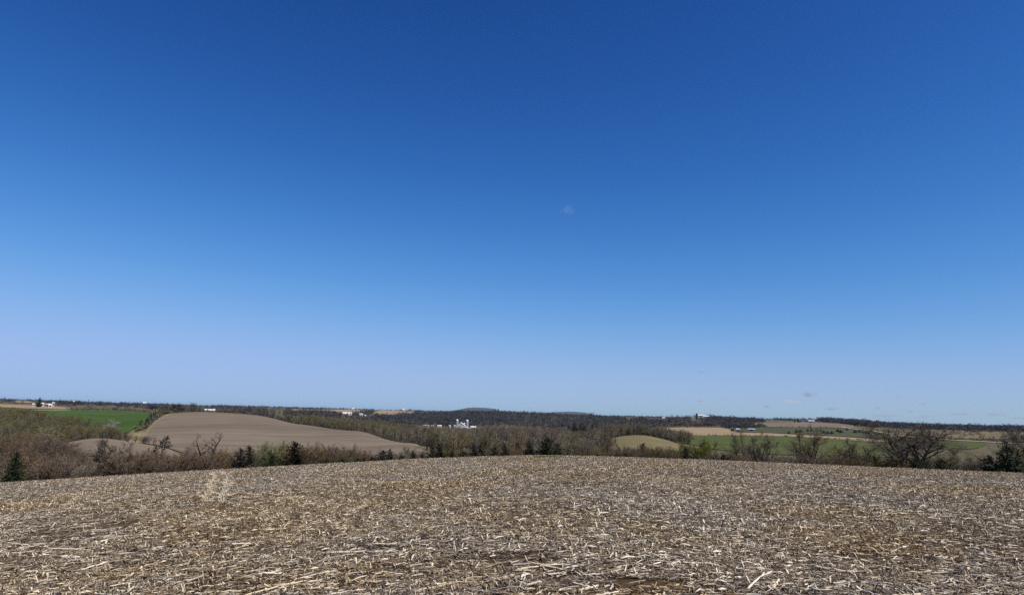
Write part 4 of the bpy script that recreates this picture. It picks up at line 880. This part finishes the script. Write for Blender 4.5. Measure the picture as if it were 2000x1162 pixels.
while g < 104:
    gx = -104.0
    while gx < 104:
        x, y = gx + q.uniform(-.5, .5), g + q.uniform(-.5, .5); gx += 1.65
        d = math.hypot(x, y); th = abs(math.atan2(x, y))
        if d > 104 or (th > R(55) and d > 9): continue
        c = cover(x, y)
        k = q.choice((4, 5)) if c < -.30 else q.randrange(4)
        s = q.uniform(.95, 1.15)
        pts.append((Vector((x, y, Zxy(x, y))), tuple(euler_on(x, y, q.uniform(0, 6.283))), (s, s, s), k))
    g += 1.65
scatter('corn_residue', PATCH, pts, 'shredded tan corn leaves, husks and stalks littering the near field', 'crop residue')

# the largest stalks and butts, one object each
def stalk_mesh(seed, Ln, r, mi):
    q = random.Random(seed); b = MB(); n = 6; p = [(0,0,r)]; rad = [r*1.15]; z = r; y = 0; a = 0
    for k in range(n):
        a += q.uniform(-.12, .12); p.append((p[-1][0] + Ln/n, p[-1][1] + math.sin(a)*Ln/n, r + abs(math.sin(k*1.3 + seed))*.012)); rad.append(r*(1.12 if k % 2 == 0 else .92)*(1 - .2*k/n))
    b.tube(p, rad, 7, mi); return b.mesh('stalk', STRAW, True), p
def leaf_mesh(seed, p, Ln):
    q = random.Random(seed); b = MB()
    for k in range(2):
        i = q.randrange(1, len(p)-1); leaf_piece(b, q, p[i][0], p[i][1], p[i][2] + .004, q.uniform(.15, .35), q.uniform(.015, .03), q.uniform(-.7, .7), q.choice((0, 1, 2)))
    return b.mesh('leaf_blade', STRAW)
STK = []
for k, (Ln, r, mi) in enumerate(((.55, .013, 0), (.42, .012, 1), (.7, .013, 0), (.32, .014, 0), (.25, .015, 2), (.48, .011, 2), (.38, .013, 3), (.6, .012, 1))):
    me, p = stalk_mesh(200 + k, Ln, r, mi); STK.append((me, leaf_mesh(300 + k, p, Ln)))
def corn_stalk(k, x, y, rz, label, group=None, s=1.0, tilt=0.0):
    o = empty('corn_stalk', (x, y, Zxy(x, y) + .022)); e = euler_on(x, y, rz).to_quaternion() @ Euler((0, tilt, 0)).to_quaternion()
    o.rotation_euler = e.to_euler(); o.scale = (s, s, s); obj('stalk', STK[k][0], o); obj('leaf_blade', STK[k][1], o)
    return tag(o, label, 'corn stalk', group)
def at(u, v): 
    th, te = ray(u, v); tt = (Zarr(np.full_like(D_SCAN, th), D_SCAN) - CAM_H) / D_SCAN
    i = np.where(tt >= te)[0]; d = float(D_SCAN[i[0]]) if len(i) else 50.0
    return d*math.sin(th), d*math.cos(th)
for (ua, va, ub, vb, k, lb) in ((632, 1087, 750, 1084, 2, 'long pale corn stalk lying level, left of centre foreground'), (1510, 1157, 1532, 1122, 3, 'bright short corn stalk on the ground near the bottom right centre'), (1580, 1112, 1680, 1124, 0, 'long pale corn stalk sloping down on the right foreground'),
        (1000, 1121, 1038, 1120, 3, 'pale corn stalk lying level just right of the bottom centre'), (1130, 1161, 1168, 1152, 3, 'pale corn stalk near the bottom edge right of centre'), (1155, 1121, 1205, 1119, 1, 'straight pale corn stalk in the centre right foreground'), (1480, 1016, 1502, 1017, 0, 'bright level corn stalk far out on the right'), (432, 1104, 480, 1096, 1, 'yellow corn stalk near the lower left')):
    x0, y0 = at(ua, va); x1, y1 = at(ub, vb); ln = math.hypot(x1-x0, y1-y0); base = (.55, .42, .7, .32)[k]
    corn_stalk(k, x0, y0, math.atan2(y1-y0, x1-x0), lb, s=min(max(ln/base, .6), 1.2))
q = random.Random(77); placed = 0
while placed < 215:
    u = q.uniform(-60, 2060); v = 1175 - 140 * q.random()**1.3; x, y = at(u, v); placed += 1
    rz = q.gauss(.5, .75) if u < 1100 else q.gauss(-.15, .8)
    kk = q.choices(range(8), [2,2,1,3,3,2,2,1])[0]; ss = q.uniform(.4, .85)
    zone = ('at the left', 'left of centre', 'at the centre', 'right of centre', 'at the right')[min(4, max(0, int(u // 400)))]; row = 'nearest' if v > 1125 else ('farther out' if v > 1075 else 'farthest out')
    lb = '%s %s corn stalk lying %s of the foreground, %s' % ('long' if (.55, .42, .7, .32, .25, .48, .38, .6)[kk]*ss > .32 else 'short', ('pale', 'tan', 'pale', 'pale', 'grey', 'grey', 'brown', 'tan')[kk], zone, row)
    corn_stalk(kk, x, y, rz + (math.pi if q.random() < .5 else 0), lb, 'loose corn stalks in the foreground litter', s=ss, tilt=q.uniform(-.12, 0))
bq = MB(); qq = random.Random(6)
BUT = []
for k in range(4):
    b = MB(); 
    for j in range(qq.choice((2, 3, 4))):
        x, y, h_ = qq.uniform(-.06, .06), qq.uniform(-.06, .06), qq.uniform(.04, .10); b.tube([(x, y, -.03), (x + qq.uniform(-.07, .07), y + qq.uniform(-.07, .07), h_)], [.008, .006], 6, qq.choice((0, 0, 1, 2)))
    BUT.append(b.mesh('stub', STRAW))
for k in range(44):
    u = q.uniform(-40, 2040) if k % 2 else q.uniform(80, 480); v = 1165 - 190*q.random(); x, y = at(u, v)
    o = empty('corn_stubble', (x, y, Zxy(x, y)), q.uniform(0, 6.28), q.uniform(.7, 1.2)); obj('stub', BUT[k % 4], o); tag(o, 'upright tuft of cut corn stubble standing in the field', 'corn stubble', 'upright tufts of corn stubble')

# two pale curving lines of crushed, half-standing stubble where wheels passed
for path, lb in (([(412, 924), (421, 932), (414, 950), (400, 984)], 'left pale wheel line of crushed stubble curving over the left crest'), ([(430, 924), (443, 931), (443, 950), (432, 986)], 'right pale wheel line of crushed stubble curving over the left crest')):
    b = MB(); q = random.Random(len(lb)); w_ = [at(*p) for p in path]; o0 = Vector((w_[1][0], w_[1][1], Zxy(*w_[1])))
    for k in range(700):
        i = q.randrange(3); t = q.random(); x = w_[i][0]*(1-t) + w_[i+1][0]*t + q.gauss(0, .035); y = w_[i][1]*(1-t) + w_[i+1][1]*t + q.gauss(0, .035); z = Zxy(x, y) - o0.z; x -= o0.x; y -= o0.y
        if k % 3: leaf_piece(b, q, x, y, z + q.uniform(.01, .05), q.uniform(.08, .3), q.uniform(.008, .022), q.uniform(0, 6.28), 0)
        else: b.tube([(x, y, z), (x + q.uniform(-.06, .06), y + q.uniform(-.06, .06), z + q.uniform(.06, .17))], [.008, .006], 3, q.choice((0, 0, 1)))
    tag(b.build('stubble_track', STRAW, None, o0), lb, 'wheel track', kind='stuff')

# green grass patch and pale fallen branches at the crest
M['grass'] = mat('grass_green', (0.085, 0.125, 0.030), vary=0.4, scale=3, trans=.3)
gx, gy = at(1076, 894.5); gp = MB(); q = random.Random(14)
for k in range(900):
    a = q.uniform(0, 6.283); r_ = math.sqrt(q.random()); x = math.cos(a)*r_*1.45; y = math.sin(a)*r_*1.2; h_ = (.05 + .13*(1-r_))*q.uniform(.6, 1.3)
    t = q.uniform(0, 6.283); w_ = .012; lx, ly = math.cos(t), math.sin(t); ln = q.uniform(.02, .1)
    z0 = Zxy(gx + x, gy + y) - Zxy(gx, gy)
    gp.add([(x - ly*w_, y + lx*w_, z0-.01), (x + ly*w_, y - lx*w_, z0-.01), (x + lx*ln*.5 + ly*w_*.6, y + ly*ln*.5 - lx*w_*.6, z0 + h_*.7), (x + lx*ln*.5 - ly*w_*.6, y + ly*ln*.5 + lx*w_*.6, z0 + h_*.7), (x + lx*ln, y + ly*ln, z0 + h_)], [(0,1,2,3), (3,2,4)])
tag(gp.build('grass_patch', M['grass'], None, (gx, gy, Zxy(gx, gy))), 'low patch of green grass on the crest of the corn field', 'grass patch')
for (u, v, ln, lb) in ((470, 913, 2.0, 'pale fallen branch lying level at the field edge near the bronze cedars'), (352, 913, 2.2, 'pale fallen branch at the field edge left of the gnarled tree')):
    th = uth(u); d = 84; _, tt = ray(u, v); z = CAM_H + d*tt
    b = MB(); b.tube([(0,0,0), (ln*.5, .1, .12), (ln, 0, .08)], [.05, .035, .012], 6); b.tube([(ln*.4, .1, .1), (ln*.7, .3, .3)], [.025, .008], 5); b.tube([(ln*.2, .0, .03), (ln*.05, -.2, .4)], [.025, .008], 5)
    o = b.build('fallen_branch', M['bark_pale'], None, (d*math.sin(th), d*math.cos(th), Z(th, d) + .35)); o.rotation_euler = (0, 0, -th + .1); tag(o, lb, 'branch')

# ------------------------------------------------------------------ clouds
def cloud_mat(name, dens, thr, seed, tone):
    k = bpy.data.materials.new(name); k.use_nodes = True; t = k.node_tree; n = t.nodes; n.remove(n['Principled BSDF'])
    tc = n.new('ShaderNodeTexCoord'); nz = n.new('ShaderNodeTexNoise'); nz.noise_dimensions = '4D'; nz.inputs['W'].default_value = seed; nz.inputs['Scale'].default_value = 2.6; nz.inputs['Detail'].default_value = 5; nz.inputs['Roughness'].default_value = .62
    mp = n.new('ShaderNodeMapping'); mp.inputs['Scale'].default_value = (1.0, 1.0, .6); t.links.new(tc.outputs['Object'], mp.inputs[0]); t.links.new(mp.outputs[0], nz.inputs['Vector'])
    ln = n.new('ShaderNodeVectorMath'); ln.operation = 'LENGTH'; t.links.new(tc.outputs['Object'], ln.inputs[0])
    fo = n.new('ShaderNodeMapRange'); fo.inputs[1].default_value = .15; fo.inputs[2].default_value = .98; fo.inputs[3].default_value = .12; fo.inputs[4].default_value = -.45; t.links.new(ln.outputs['Value'], fo.inputs[0])
    ad = n.new('ShaderNodeMath'); t.links.new(nz.outputs['Fac'], ad.inputs[0]); t.links.new(fo.outputs[0], ad.inputs[1])
    mr = n.new('ShaderNodeMapRange'); mr.inputs[1].default_value = thr; mr.inputs[2].default_value = thr + .25; mr.inputs[3].default_value = 0; mr.inputs[4].default_value = dens; t.links.new(ad.outputs[0], mr.inputs[0])
    pv = n.new('ShaderNodeVolumePrincipled'); pv.inputs['Color'].default_value = (*tone, 1); t.links.new(mr.outputs[0], pv.inputs['Density']); t.links.new(pv.outputs[0], n['Material Output'].inputs['Volume'])
    return k
ico = bpy.data.meshes.new('cloud_shell')
import bmesh
bm = bmesh.new(); bmesh.ops.create_icosphere(bm, subdivisions=3, radius=1.0); bm.to_mesh(ico); bm.free()
CL = [(1110, 411, 56, 34, .10, 'faint wisp of cloud high in the blue sky'), (1371, 726, 34, 9, 1.0, 'small grey cloud, highest above the right horizon'), (1580, 770, 48, 18, 1.3, 'darkest grey cloud above the right horizon'), (1549, 786, 52, 13, 1.6, 'brightest small white cloud above the right horizon'),
      (1499, 793, 28, 11, 1.1, 'small grey cloud left of the brightest white one'), (1625, 798, 44, 9, 1.1, 'thin grey cloud right of the brightest white one'), (1368, 783, 28, 6, .9, 'tiny cloud sliver above the blue silo'), (1714, 797, 24, 6, .9, 'tiny cloud sliver above the right wood'), (1801, 789, 28, 6, .9, 'thin cloud sliver above the round skyline tree'), (1756, 776, 14, 5, .9, 'tiniest cloud fleck on the right'),
      (1728, 812, 84, 9, .9, 'long faint cloud low above the right wood'), (1805, 814, 60, 11, .8, 'faint broad cloud low on the right horizon'), (1880, 808, 70, 8, 1.0, 'thin cloud streak low on the right'), (1945, 809, 60, 11, .9, 'grey cloud bank low near the right edge'), (1985, 816, 70, 8, .8, 'lowest cloud bank at the right edge'), (1779, 803, 22, 9, .8, 'small puff above the far right fields')]
for i, (u, v, w_, h_, dn, lb) in enumerate(CL):
    th, te = ray(u, v); d = min(1500 / max(te, .01), 46000); sx = w_ / F * d * .5 * 1.25; sz = h_ / F * d * .5 * 1.35; sy = sx * .7
    me = ico.copy(); me.materials.clear(); me.materials.append(cloud_mat('cloud', dn * 2.9 / (2*sy), 0.40, i * 3.7, (.95, .96, .98) if i in (0, 3) else (.58, .64, .72))); me.name = 'cloud'
    o = obj('cloud', me, None, (d*math.sin(th), d*math.cos(th), CAM_H + d*te)); o.scale = (sx, sy, sz); o.rotation_euler = (0, 0, -th); tag(o, lb, 'cloud')

# ------------------------------------------------------------------ the air
hz = bpy.data.materials.new('haze_air'); hz.use_nodes = True; n = hz.node_tree.nodes; n.remove(n['Principled BSDF'])
pv = n.new('ShaderNodeVolumePrincipled'); pv.inputs['Color'].default_value = (.55, .76, 1.0, 1); pv.inputs['Density'].default_value = 1.5e-5; pv.inputs['Anisotropy'].default_value = 0.2
hz.node_tree.links.new(pv.outputs[0], n['Material Output'].inputs['Volume'])
zs = [v.co.z for v in ground.data.vertices]; zmin = min(zs) - 1.5; zmax = max(max(zs) + 30, 125)
b = MB(); b.box(-41000, 41000, -41000, 41000, zmin, zmax); o = b.build('haze', [hz]); tag(o, 'thin pale blue haze over the whole valley', 'haze', kind='stuff')
print('woods instances', wood_n[0], 'patches', len(pts), 'zmin', zmin, 'zmax', zmax, 'objects', len(sc.objects))
